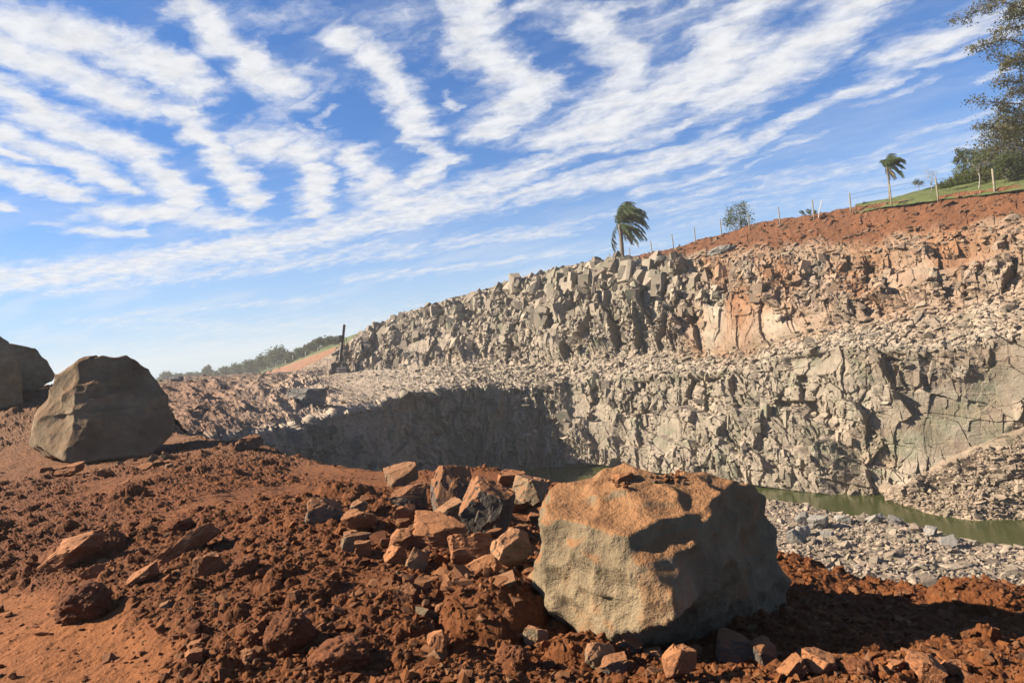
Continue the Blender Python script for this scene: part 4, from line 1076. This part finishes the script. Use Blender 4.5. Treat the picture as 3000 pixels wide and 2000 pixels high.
class MB:
    def __init__(s): s.V = []; s.F = []; s.C = []
    def add(s, V, F, c=.5):
        b = len(s.V); s.V += [tuple(v) for v in V]; s.C += [c]*len(V)
        for f in F:
            f = list(dict.fromkeys(f)); s.F.append([b+i for i in f])
    def tube(s, pts, radii, n=6): s.add(*tube(pts, radii, n))
    def box(s, c, sz, rot=None):
        v = np.array([(x, y, z) for x in (-.5, .5) for y in (-.5, .5) for z in (-.5, .5)])*np.array(sz)
        if rot is not None: v = v@np.array(rot).T
        s.add(v+np.array(c), [(0, 1, 3, 2), (4, 6, 7, 5), (0, 4, 5, 1), (2, 3, 7, 6), (0, 2, 6, 4), (1, 5, 7, 3)])
    def build(s, name, mat, parent=None, smooth=False):
        me = bpy.data.meshes.new(name); me.from_pydata(s.V, [], s.F)
        a = me.color_attributes.new('tint', 'FLOAT_COLOR', 'POINT')
        a.data.foreach_set('color', np.repeat(np.array(s.C, np.float32)[:, None], 4, 1).ravel())
        if smooth: me.polygons.foreach_set('use_smooth', np.ones(len(me.polygons), bool))
        me.validate()
        return link(name, me, mat, parent)
def leaves(centres, rng, size, spread, per, droop=0., asp=.45):
    """leaf-sized folded faces about each centre"""
    c = np.repeat(np.array(centres), per, 0); n = len(c)
    p = c+rng.normal(size=(n, 3))*spread
    t = rng.normal(size=(n, 3)); t[:, 2] -= droop; t /= np.linalg.norm(t, axis=1, keepdims=True)
    b = np.cross(t, rng.normal(size=(n, 3))); b /= np.linalg.norm(b, axis=1, keepdims=True)
    s = size*rng.uniform(.6, 1.3, (n, 1))
    V = np.stack([p-t*s, p+b*s*asp, p+t*s, p-b*s*asp], 1).reshape(-1, 3)
    F = np.arange(n*4).reshape(-1, 4)
    cl = np.repeat(np.clip(np.repeat(rng.uniform(.25, .75, len(centres)), per)+rng.normal(0, .12, n), 0, 1), 4)
    return V, F, np.repeat(cl[:, None], 4, 1)
def tree(name, base, h, spread, rng, leafmat, barkmat, trunk_r, n_limb=6, sub=4, per=26, leaf=.12, cl_spread=.3, trunk_frac=.4, lean=(0, 0), flat=1.0, bare=False):
    root = empty(name, base)
    mb = MB(); tips = []
    top = np.array([lean[0], lean[1], h*trunk_frac])
    wob = rng.normal(0, .03*h, 2)
    mid = top*.5+np.array([wob[0], wob[1], 0])
    mb.tube([(0, 0, -.4), (0, 0, 0), mid, top], [trunk_r*1.25, trunk_r, trunk_r*.8, trunk_r*.62], 7)
    for k in range(n_limb):
        an = 6.28*k/n_limb+rng.uniform(-.4, .4); el = rng.uniform(.25, 1.25)
        L = h*(1-trunk_frac)*rng.uniform(.65, 1.0)
        st = mid*(1-rng.uniform(.3, 1))+top*1.0 if False else mid+(top-mid)*rng.uniform(.35, 1)
        e = st+np.array([math.cos(an)*math.cos(el)*spread*rng.uniform(.7, 1), math.sin(an)*math.cos(el)*spread*rng.uniform(.7, 1), math.sin(el)*L*flat])
        m_ = (st+e)/2+rng.normal(0, .06*h, 3)*np.array([1, 1, .5])
        mb.tube([st, m_, e], [trunk_r*.45, trunk_r*.3, trunk_r*.12], 5)
        tips.append(e); tips.append((m_+e)/2)
        for q in range(sub):
            f = rng.uniform(.3, 1); s2 = m_*(1-f)+e*f; d = rng.normal(size=3); d[2] = abs(d[2])*.6; d /= np.linalg.norm(d)
            e2 = s2+d*spread*rng.uniform(.25, .5)
            mb.tube([s2, (s2+e2)/2+rng.normal(0, .03*spread, 3), e2], [trunk_r*.2, trunk_r*.13, trunk_r*.05], 4); tips.append(e2); tips.append((s2+e2)/2)
            if bare:
                for w in range(4):
                    d = rng.normal(size=3); d[2] = abs(d[2]); d /= np.linalg.norm(d); e3 = e2+d*spread*.2
                    mb.tube([(s2+e2)/2+(e2-s2)*.2*w/2, e3], [trunk_r*.10, trunk_r*.04], 3); tips.append(e3)
    mb.build('trunk', barkmat, root, True)
    if per:
        V, F, C = leaves(tips, rng, leaf, cl_spread, per)
        link('crown', mesh_np('crown', V, F, C), leafmat, root)
    return root
def shrub(name, base, w, h, rng, mat, n=60, per=24, leaf=.10, dome=1.0, depth=None):
    root = empty(name, base); mb = MB(); tips = []
    for k in range(n):
        a = rng.uniform(0, 6.28); r = math.sqrt(rng.uniform(0, 1)); z = rng.uniform(.08, 1)
        rr = r*(math.sqrt(max(0, 1-(z*dome-.25)**2)))
        t = np.array([math.cos(a)*rr*w/2, math.sin(a)*rr*(depth or w)/2, z*h]); tips.append(t)
        if k % 3 == 0: mb.tube([(t[0]*.1, t[1]*.1, -.2), t*np.array([.5, .5, .55]), t], [.035, .022, .008], 4)
    mb.build('stem', M_BARK, root)
    V, F, C = leaves(tips, rng, leaf, min(w, h)*.085, per)
    link('foliage', mesh_np('foliage', V, F, C), mat, root)
    return root
# ------------------------------------------------------------------ palms bent by the wind
def palm(base, top, h_crown, rng, label, tr):
    root = empty('palm_tree', base); base = np.array(base); T = np.array(top)-base
    mb = MB(); n = 14
    pts = [T*t+np.array([.12*math.sin(t*3), 0, 0]) for t in np.linspace(0, 1, n)]; pts[0] = pts[0]-np.array([0, 0, .8])
    mb.tube(pts, [tr*(1.15-.35*t)*(1.04 if i % 2 else .98) for i, t in enumerate(np.linspace(0, 1, n))], 10)
    mb.build('trunk', M_PALMT, root, True)
    fr = MB(); dead = MB(); R_ = h_crown
    for k in range(44):
        isd = k >= 39
        a = rng.uniform(0, 6.28); up = rng.uniform(.05, 1.0)
        d = np.array([math.cos(a)*.30+.16, math.sin(a)*.5, -.35+up*1.9]); d /= np.linalg.norm(d)
        if isd: d = np.array([.45, .1*rng.normal(), -.9]); d /= np.linalg.norm(d)
        L = R_*rng.uniform(.8, 1.1)*(.7 if isd else 1)
        p = T.copy()+np.array([0, 0, .1]); rach = [p.copy()]; v = d*L/9
        for i in range(9):
            p = p+v; rach.append(p.copy())
            v = v+np.array([.015, 0, -.014-.005*i])*L*(.45 if isd else 1.0)
            v = v/np.linalg.norm(v)*L/9
        tgt = dead if isd else fr
        tgt.tube(rach, np.linspace(.05, .012, len(rach)), 4)
        rach = np.array(rach)
        for i in range(1, len(rach)-1):
            for s_ in (-1, 1):
                for q in range(4):
                    p0 = rach[i]+(rach[i+1]-rach[i])*q/4; tdir = (rach[i+1]-rach[i])/np.linalg.norm(rach[i+1]-rach[i])
                    side = np.cross(tdir, [0, 0, 1.]); side /= np.linalg.norm(side)+1e-9
                    ld = side*s_*.55+tdir*.5+np.array([.45, 0, -.55])+rng.normal(0, .18, 3); ld /= np.linalg.norm(ld)
                    ll = L*.26*(1-abs(i-4.5)/9)*rng.uniform(.8, 1.15); wv = np.cross(ld, rng.normal(size=3)); wv = wv/np.linalg.norm(wv)*ll*.075
                    e = p0+ld*ll; m_ = p0+ld*ll*.5
                    tgt.add([p0-wv*.4, m_-wv, e+np.array([.03, 0, -.1])*ll, m_+wv], [(0, 1, 2, 3)], rng.uniform(.2, .8))
    fr.build('fronds', M_PALML, root); dead.build('dead_fronds', M_DEAD, root)
    tag(root, label, 'palm tree')
def wpt(px, py, Y): return tuple(W(px, py, Y))
palm(wpt(1429, 596, 113), wpt(1422, 515, 113), 5.3, np.random.default_rng(3), 'wind bent palm with thick trunk on the cliff edge, larger of the two palms', .34)
palm(wpt(2043, 462, 80), wpt(2036, 384, 80), 2.2, np.random.default_rng(4), 'slender wind bent palm beside a fence post at the foot of the grass hill', .10)
# ------------------------------------------------------------------ fence
posts = [(0, 1363, 611.6, 596), (1, 1402, 601, 583), (2, 1447, 587, 569.6), (3, 1497, 576, 554), (4, 1546, 562, 538), (5, 1597, 551, 522), (6, 1657, 533, 503.6), (7, 1721, 518.6, 490), (8, 1791, 506, 476), (9, 1869, 494, 460), (10, 1954, 477, 443), (11, 2047, 462, 423.6), (12, 2154, 451, 408), (13, 2284, 430, 388.6)]
where = {0: 'short pale fence post left of the larger palm', 1: 'dark fence post just left of the larger palm', 2: 'fence post just right of the larger palm', 3: 'second fence post right of the larger palm', 4: 'third fence post right of the larger palm', 5: 'fence post left of the round shrub',
         6: 'last fence post before the round shrub', 7: 'fence post standing in the right side of the round shrub', 8: 'fence post right of the round shrub', 9: 'fence post beside the leaning pale pole', 10: 'fence post between leaning pole and slender palm', 11: 'fence post against the foot of the slender palm', 12: 'fence post before the bare white tree on the grass', 13: 'thickest and nearest fence post, on the grass at far right'}
tops = []
for n, px, pb, pt in posts:
    Y = 120*(1-.0353*n); b = W(px, pb, Y); h = (pb-pt)/1568*Y*1.03
    mb = MB(); r = .075 if n < 13 else .10
    lx, ly = random.Random(n).uniform(-.05, .05), random.Random(n+50).uniform(-.06, .06)
    mb.tube([(0, 0, -.6), (0, 0, 0), (lx*.5, ly*.5, h*.5), (lx, ly, h-.03), (lx, ly, h)], [r*1.05, r*1.04, r, r*.95, r*.8], 8)
    o = mb.build('fence_post', M_POST, None, True); o.location = b; tag(o, where[n], 'fence post', 'wooden fence posts along the top of the cut')
    tops.append(b+np.array([lx, ly, h]))
for k, zf in enumerate((.25, .75)):
    mb = MB()
    mb.tube([t-np.array([0, .09, zf]) for t in tops[10:]], .012, 4)
    tag(mb.build('fence_wire', M_STEEL), ('upper', 'lower')[k]+' thin wire strung between the fence posts before the grass hill', 'fence wire')
for (px, py, h, u, lab) in [(1288, 625, 6, 0, 'tiny fence post above the blocky cliff, nearest the palm'), (1187, 655, 5, 0, 'tiny fence post on the cliff skyline left of centre'), (1126, 673, 8, 0, 'tiny dark fence post on the middle of the cliff skyline'), (982, 708, 5, 0, 'tiny post on the sloping skyline of the cliff'), (849, 758, 5, 0, 'tiny post on the skyline right of the drill'), (812, 775, 5, 0, 'tiny post on the skyline beside the drill')]:
    q = on_grid(px, py); Y = q[1]; hh = h/1568*Y*1.2
    mb = MB(); mb.tube([(0, 0, -.4), (0, 0, hh*.5), (0, 0, hh)], [.09, .085, .08], 7); o = mb.build('fence_post', M_POST); o.location = W(px, py+1, Y); tag(o, lab, 'fence post', 'small posts on the cliff skyline')
for (px, py, Y) in [(578, 858, 425), (615, 846, 390), (633, 844, 365), (656, 835, 345), (673, 824, 335), (702, 817, 305), (731, 808, 280)]:
    mb = MB(); mb.tube([(0, 0, -.4), (0, 0, .9), (0, 0, 1.9)], [.16, .15, .14], 6); o = mb.build('fence_post', M_PALE); o.location = W(px, py, Y+1); tag(o, 'far pale fence post along the grass above the red cut slope', 'fence post', 'far pale fence posts')
mb = MB(); mb.tube([(0, 0, -.3), (.2, 0, .6), (.62, 0, 1.75)], [.05, .05, .05], 8); o = mb.build('leaning_pole', M_PALE); o.location = W(1879.5, 494, 81); tag(o, 'pale pole leaning right beside a fence post on the red bank', 'pole')
# ------------------------------------------------------------------ shrubs and trees of the hill
rg = np.random.default_rng(9)
tag(shrub('shrub', wpt(1699, 530, 94), 3.9, 3.5, rg, M_LEAF, 60, 30, .13), 'round dark green shrub behind the fence on the red bank', 'shrub')
tag(shrub('shrub', wpt(1862, 500, 86), 3.2, 1.0, rg, M_LEAF, 22, 20, .12), 'low green bush beside the leaning pole', 'shrub')
tag(shrub('shrub', wpt(1988, 478, 81), 1.5, .7, rg, M_LEAF, 14, 18, .10), 'tiny green bush left of the slender palm', 'shrub')
tag(tree('bare_tree', wpt(2140, 438, 77), 2.9, 1.3, rg, M_WHITE, M_WHITE, .045, 7, 5, 0, trunk_frac=.25, bare=True), 'small leafless white tree on the grass hill', 'bare tree')
tag(tree('small_tree', wpt(2112, 437, 79), 1.5, .9, rg, M_LEAF, M_BARK, .04, 5, 3, 10, .08, .12, .3), 'small dark sapling left of the leafless white tree', 'tree')
tag(tree('slim_tree', wpt(2249, 432, 68), 4.6, 1.2, rg, M_LEAF, M_WHITE, .06, 7, 4, 9, .09, .16, .45), 'slim tree with pale trunk and thin leaves on the grass hill', 'tree')
tag(tree('small_tree', wpt(2215, 402, 74), 3.2, .9, rg, M_LEAF, M_BARK, .05, 6, 4, 22, .10, .16, .35), 'leafy green sapling at the left end of the bushes', 'tree')
def agave(px, py, Y, w, h, lab):
    root = empty('grass_clump', wpt(px, py, Y)); mb = MB()
    for k in range(130):
        b = np.array([rg.uniform(-w/2, w/2), rg.uniform(-.8, .8), 0]); d = np.array([rg.normal()*.5, rg.normal()*.5, 1]); d /= np.linalg.norm(d); L = h*rg.uniform(.5, 1.1)
        s_ = np.cross(d, [0, 1, 0])*.05; m_ = b+d*L*.6; e = b+d*L+np.array([d[0], d[1], -.25])*L*.3
        mb.add([b-s_, m_-s_, e, m_+s_, b+s_], [(0, 1, 2, 3, 4)], rg.uniform(.3, .9))
    mb.build('blades', M_LEAFY, root); tag(root, lab, 'grass clump')
for (px, py, Y, w, h, lab) in [(2178, 430, 72, 1.6, 1.0, 'low yellow green clump of blades at the left tip of the bushes'), (2213, 422, 71, 2.2, 1.4, 'yellow green clump of blades below the leafy sapling'), (2255, 414, 70.5, 2.2, 1.5, 'yellow green clump of blades behind the slim pale tree'), (2295, 408, 70, 1.9, 1.3, 'yellow green clump of blades below the big dark bush')]: agave(px, py, Y, w, h, lab)
tag(shrub('bush', wpt(2335, 404, 69), 6.6, 5.6, rg, M_LEAFB, 230, 46, .12, 1.0, 4), 'largest brown green bush on the hill under the big tree', 'bush')
tag(shrub('bush', wpt(2268, 408, 73), 4.0, 3.0, rg, M_LEAF, 90, 38, .11, 1.0, 3), 'dark green bush left of the largest bush', 'bush')
tag(shrub('bush', wpt(2318, 408, 66.5), 3.2, 2.2, rg, M_LEAF, 80, 36, .10, 1.0, 2.4), 'low green bush in front of the largest bush', 'bush')
tag(shrub('bush', wpt(2222, 416, 74), 3.0, 1.7, rg, M_LEAFY, 60, 30, .10, 1.0, 2), 'olive green low bush at the left of the thicket', 'bush')
def big_tree():
    b = np.array(W(2500, 385, 62)); root = empty('tree', b); mb = MB(); tips = []
    trunk = [W(2500, 392, 62), W(2495, 250, 62), W(2480, 100, 62), W(2500, -80, 62)]
    mb.tube([p-b for p in trunk], [.42, .34, .26, .14], 9)
    br = [((2488, 170, 62), (2400, 30, 61), (2300, 8, 60), (2196, 44, 59.5)), ((2488, 200, 62), (2400, 120, 61.5), (2310, 90, 61), (2232, 112, 60.5)), ((2492, 250, 62), (2400, 190, 63), (2340, 150, 63), (2285, 120, 63)),
          ((2492, 260, 62), (2420, 260, 61), (2340, 240, 60.5), (2240, 232, 60)), ((2492, 240, 62), (2400, 200, 60), (2350, 190, 60), (2290, 184, 60)), ((2492, 300, 62), (2420, 310, 62), (2350, 290, 62), (2290, 262, 62)),
          ((2485, 120, 62), (2400, 60, 63), (2350, 60, 63.5), (2290, 70, 64)), ((2494, 280, 62), (2400, 290, 64), (2330, 300, 64), (2250, 290, 64)), ((2480, 90, 62), (2420, -60, 61), (2330, -30, 61), (2260, 10, 61)),
          ((2500, 200, 62), (2580, 150, 61), (2680, 120, 61), (2760, 140, 61)), ((2490, 220, 62), (2420, 150, 60), (2350, 130, 59.5), (2300, 150, 59)), ((2488, 150, 62), (2420, 90, 60), (2360, 30, 60), (2310, 40, 60)), ((2492, 280, 62), (2420, 230, 62), (2360, 210, 62), (2320, 215, 62)), ((2492, 310, 62), (2430, 290, 60), (2370, 270, 60), (2300, 250, 60)), ((2485, 110, 62), (2430, 20, 64), (2380, -10, 64), (2330, 20, 64)),
          ((2500, 120, 62), (2580, 20, 63), (2650, -40, 63), (2720, -30, 63))]
    for path in br:
        P_ = np.array([W(*q)-b for q in path]); t = np.linspace(0, 3, 16)
        C = np.stack([np.interp(t, np.arange(4), P_[:, k]) for k in range(3)], 1); C[1:-1] += rg.normal(0, .06, (14, 3))
        mb.tube(C, np.linspace(.13, .018, 16), 5)
        for i in range(5, 16):
            for q in range(3):
                d = rg.normal(size=3)*np.array([1, 1, .55]); d[2] -= .15; d /= np.linalg.norm(d); e = C[i]+d*rg.uniform(.25, .85)*(1.15-.4*i/15)
                mb.tube([C[i], (C[i]+e)/2+rg.normal(0, .03, 3), e], [.016, .011, .005], 3); tips += [e, (C[i]+e)/2+d*.1]
    mb.build('trunk', M_BARK, root, True)
    V, F, C = leaves(tips, rg, .105, .24, 20, .2)
    link('crown', mesh_np('crown', V, F, C), M_LEAFB, root)
    tag(root, 'big thin leaved brownish tree reaching in at the upper right edge', 'tree')
big_tree()
# ------------------------------------------------------------------ far trees
far = [(479, 864, 468, 22, 24, 'far round dark tree standing alone left of the wood', 1.0), (498, 866, 465, 12, 14, 'small far tree touching the lone round one', 1.0), (520, 862, 440, 28, 17, 'far tree at the left end of the wooded slope', 1.0), (548, 860, 425, 34, 22, 'far spreading tree second from the left end of the wooded slope', 1.0),
       (580, 858, 400, 36, 34, 'far tree below the fence in the middle of the wooded slope', 1.0), (606, 850, 385, 34, 34, 'far tree just left of the tallest far tree', 1.0), (640, 842, 365, 54, 46, 'tallest far tree with broad crown on the slope', .9), (668, 832, 350, 26, 22, 'far tree just right of the tallest far tree', 1.0),
       (694, 822, 330, 30, 20, 'far low tree in the gap between the two tree groups', 1.0), (719, 814, 312, 34, 26, 'far tree at the foot of the open crowned pair', 1.0), (741, 805, 292, 38, 34, 'far open crowned tree, left one of the pair near the drill', .9), (768, 798, 276, 36, 28, 'far open crowned tree, right one of the pair near the drill', .9),
       (384, 872, 500, 26, 17, 'far low tree just right of the tall brown boulder', 1.0), (412, 872, 510, 24, 13, 'far low tree second from the tall brown boulder', 1.0), (438, 870, 500, 28, 15, 'far low flat tree on the skyline left of the lone round tree', .8), (458, 869, 490, 20, 12, 'far low tree just left of the lone round tree', 1.0)]
for k, (px, py, Y, w, h, lab, fl) in enumerate(far):
    r_ = np.random.default_rng(600+k); s_ = Y/1568; H = h*s_*1.1; Wd = w*s_/2
    openc = 'open' in lab
    tag(tree('far_tree', wpt(px, py+2, Y), H, Wd, r_, M_LEAFF, M_BARK, .20, 9, 5, 16 if openc else 26, .55 if openc else .62, Wd*(.13 if openc else .20), .42 if openc else .22, flat=fl), lab, 'tree', 'far trees on the slope beyond the quarry')
def wood():
    r_ = np.random.default_rng(5); c = []
    for k in range(420):
        t = r_.uniform(0, 1); px = 372+t*410; py = np.interp(px, [372, 480, 560, 640, 720, 780], [874, 870, 862, 846, 818, 797])
        Y = np.interp(px, [372, 480, 560, 640, 720, 780], [520, 485, 440, 395, 330, 290])+r_.uniform(5, 40)
        c.append(W(px, py-r_.uniform(0, 7), Y))
    V, F, C = leaves(c, r_, .9, np.array([2.6, 2.2, 1.0]), 26)
    tag(link('far_wood', mesh_np('far_wood', V, F, C), M_LEAFF), 'low hazy scrub covering the far slope between the trees', 'scrub', kind='stuff')
wood()
# ------------------------------------------------------------------ drill rig
def drill():
    b = on_grid(788, 852); s_ = b[1]/1568
    root = empty('drill_rig', b)
    def q(x, y, d=0.): # picture units about the foot -> metres in the rig's frame
        return np.array(((x-788)*s_*.9945+(852-y)*s_*.1045, d, (852-y)*s_*.9945-(x-788)*s_*.1045))
    tr = MB()
    for d in (-.9, .9):
        tr2 = MB(); L = [q(762, 858, d), q(760, 852, d), q(764, 846, d), q(796, 842, d), q(802, 846, d), q(800, 853, d)]
        V = []; F = []
        for p in L: V += [p+np.array([0, -.22, 0]), p+np.array([0, .22, 0])]
        n = len(L)
        for i in range(n): F.append((2*i, 2*((i+1) % n), 2*((i+1) % n)+1, 2*i+1))
        F.append(tuple(range(0, 2*n, 2))); F.append(tuple(range(1, 2*n, 2))[::-1]); tr2.add(V, F)
        for i in range(7): tr2.box(q(765+i*5.5, 849.5-i*.5, d-.24 if d < 0 else d+.24), (.16, .06, .42))
        tr2.build('track', M_STEEL, root)
    ch = MB(); ch.box(q(782, 842), (2.6, 1.5, .55)); ch.box(q(772, 835), (1.3, 1.3, .7)); ch.box(q(793, 836), (.8, .8, .8)); ch.build('chassis', M_STEEL, root)
    bars = MB()
    for i in range(5): bars.tube([q(778, 841.5+i*3.6, -1.25), q(800, 840+i*3.6, -1.25)], .055, 6)
    bars.build('side_bars', M_BARE, root)
    mast = MB(); a, t = q(783, 828), q(791.6, 742); ax = (t-a)/np.linalg.norm(t-a); sx = np.cross([0, 1, 0], ax); sx /= np.linalg.norm(sx)
    Rm = np.stack([sx, np.cross(ax, sx), ax], 1)
    L = np.linalg.norm(t-a)
    mast.box((a+t)/2+sx*.13, (.09, .34, L), Rm); mast.box((a+t)/2-sx*.13, (.09, .34, L), Rm); mast.box((a+t)/2+np.cross(ax, sx)*.12, (.2, .08, L*.995), Rm)
    for i in range(9): mast.box(a+ax*L*(i+.5)/9, (.36, .3, .07), Rm)
    mast.build('mast', M_STEEL, root)
    dr = MB(); dr.box(a+ax*L*.62-sx*.45, (.42, .4, 1.1), Rm); dr.box(a+ax*L*.66-sx*.28, (.3, .3, .4), Rm); dr.build('drill_head', M_STEEL, root)
    rod = MB(); rod.tube([a-ax*1.6-sx*.3, a+ax*L*.55-sx*.3], .05, 6); rod.build('drill_rod', M_BARE, root)
    bo = MB(); bo.tube([q(775, 836), q(782, 822), q(786, 806)], [.2, .17, .14], 8); bo.tube([q(792, 838), q(787, 815)], [.11, .11], 8); bo.build('boom', M_STEEL, root)
    hoses = [[(790, 771), (797, 772), (799, 785), (798, 805), (797, 820), (795, 832)], [(790, 774), (794, 778), (793, 792), (796, 806), (794, 828)], [(786, 770), (779, 772), (777, 782), (779, 788), (784, 790)], [(785, 772), (781, 780), (782, 788)],
             [(789, 805), (795, 808), (797, 820), (796, 832)], [(786, 812), (791, 803), (795, 818), (790, 834)], [(770, 838), (764, 846), (766, 858), (772, 861)], [(776, 830), (768, 828), (764, 838), (760, 850)]]
    for k, hpts in enumerate(hoses):
        P_ = np.array([q(x, y, -.3-.05*k) for x, y in hpts]); t_ = np.linspace(0, len(P_)-1, 22)
        C = np.stack([np.interp(t_, np.arange(len(P_)), P_[:, j]) for j in range(3)], 1); C = smooth1(smooth1(C, 3, 0), 3, 0)
        mb = MB(); mb.tube(C, .055 if k < 3 else .042, 6); mb.build('hose', M_RUB, root, True)
    lg = MB(); lg.tube([q(812, 839, -.6), q(820, 853, -.8)], .07, 6); lg.build('support_leg', M_BARE, root)
    tag(root, 'dusty rock drill with tall mast and looping hoses at the far end of the bench', 'drill rig')
drill()

# ------------------------------------------------------------------ dusty air over the whole place
def haze():
    x0, x1, y0, y1, z0, z1 = -2600, 2600, -60, 1620, -24, 48
    v = [(x, y, z) for x in (x0, x1) for y in (y0, y1) for z in (z0, z1)]
    me = bpy.data.meshes.new('haze'); me.from_pydata(v, [], [(0, 1, 3, 2), (4, 6, 7, 5), (0, 4, 5, 1), (2, 3, 7, 6), (0, 2, 6, 4), (1, 5, 7, 3)])
    m = bpy.data.materials.new('dusty_air'); m.use_nodes = True; t = m.node_tree; t.nodes.clear()
    o_ = t.nodes.new('ShaderNodeOutputMaterial'); p = t.nodes.new('ShaderNodeVolumePrincipled')
    p.inputs['Color'].default_value = (.90, .84, .76, 1); p.inputs['Density'].default_value = .00042; p.inputs['Anisotropy'].default_value = .0
    t.links.new(p.outputs[0], o_.inputs['Volume'])
    o = link('haze', me, m); tag(o, kind='stuff')
haze()
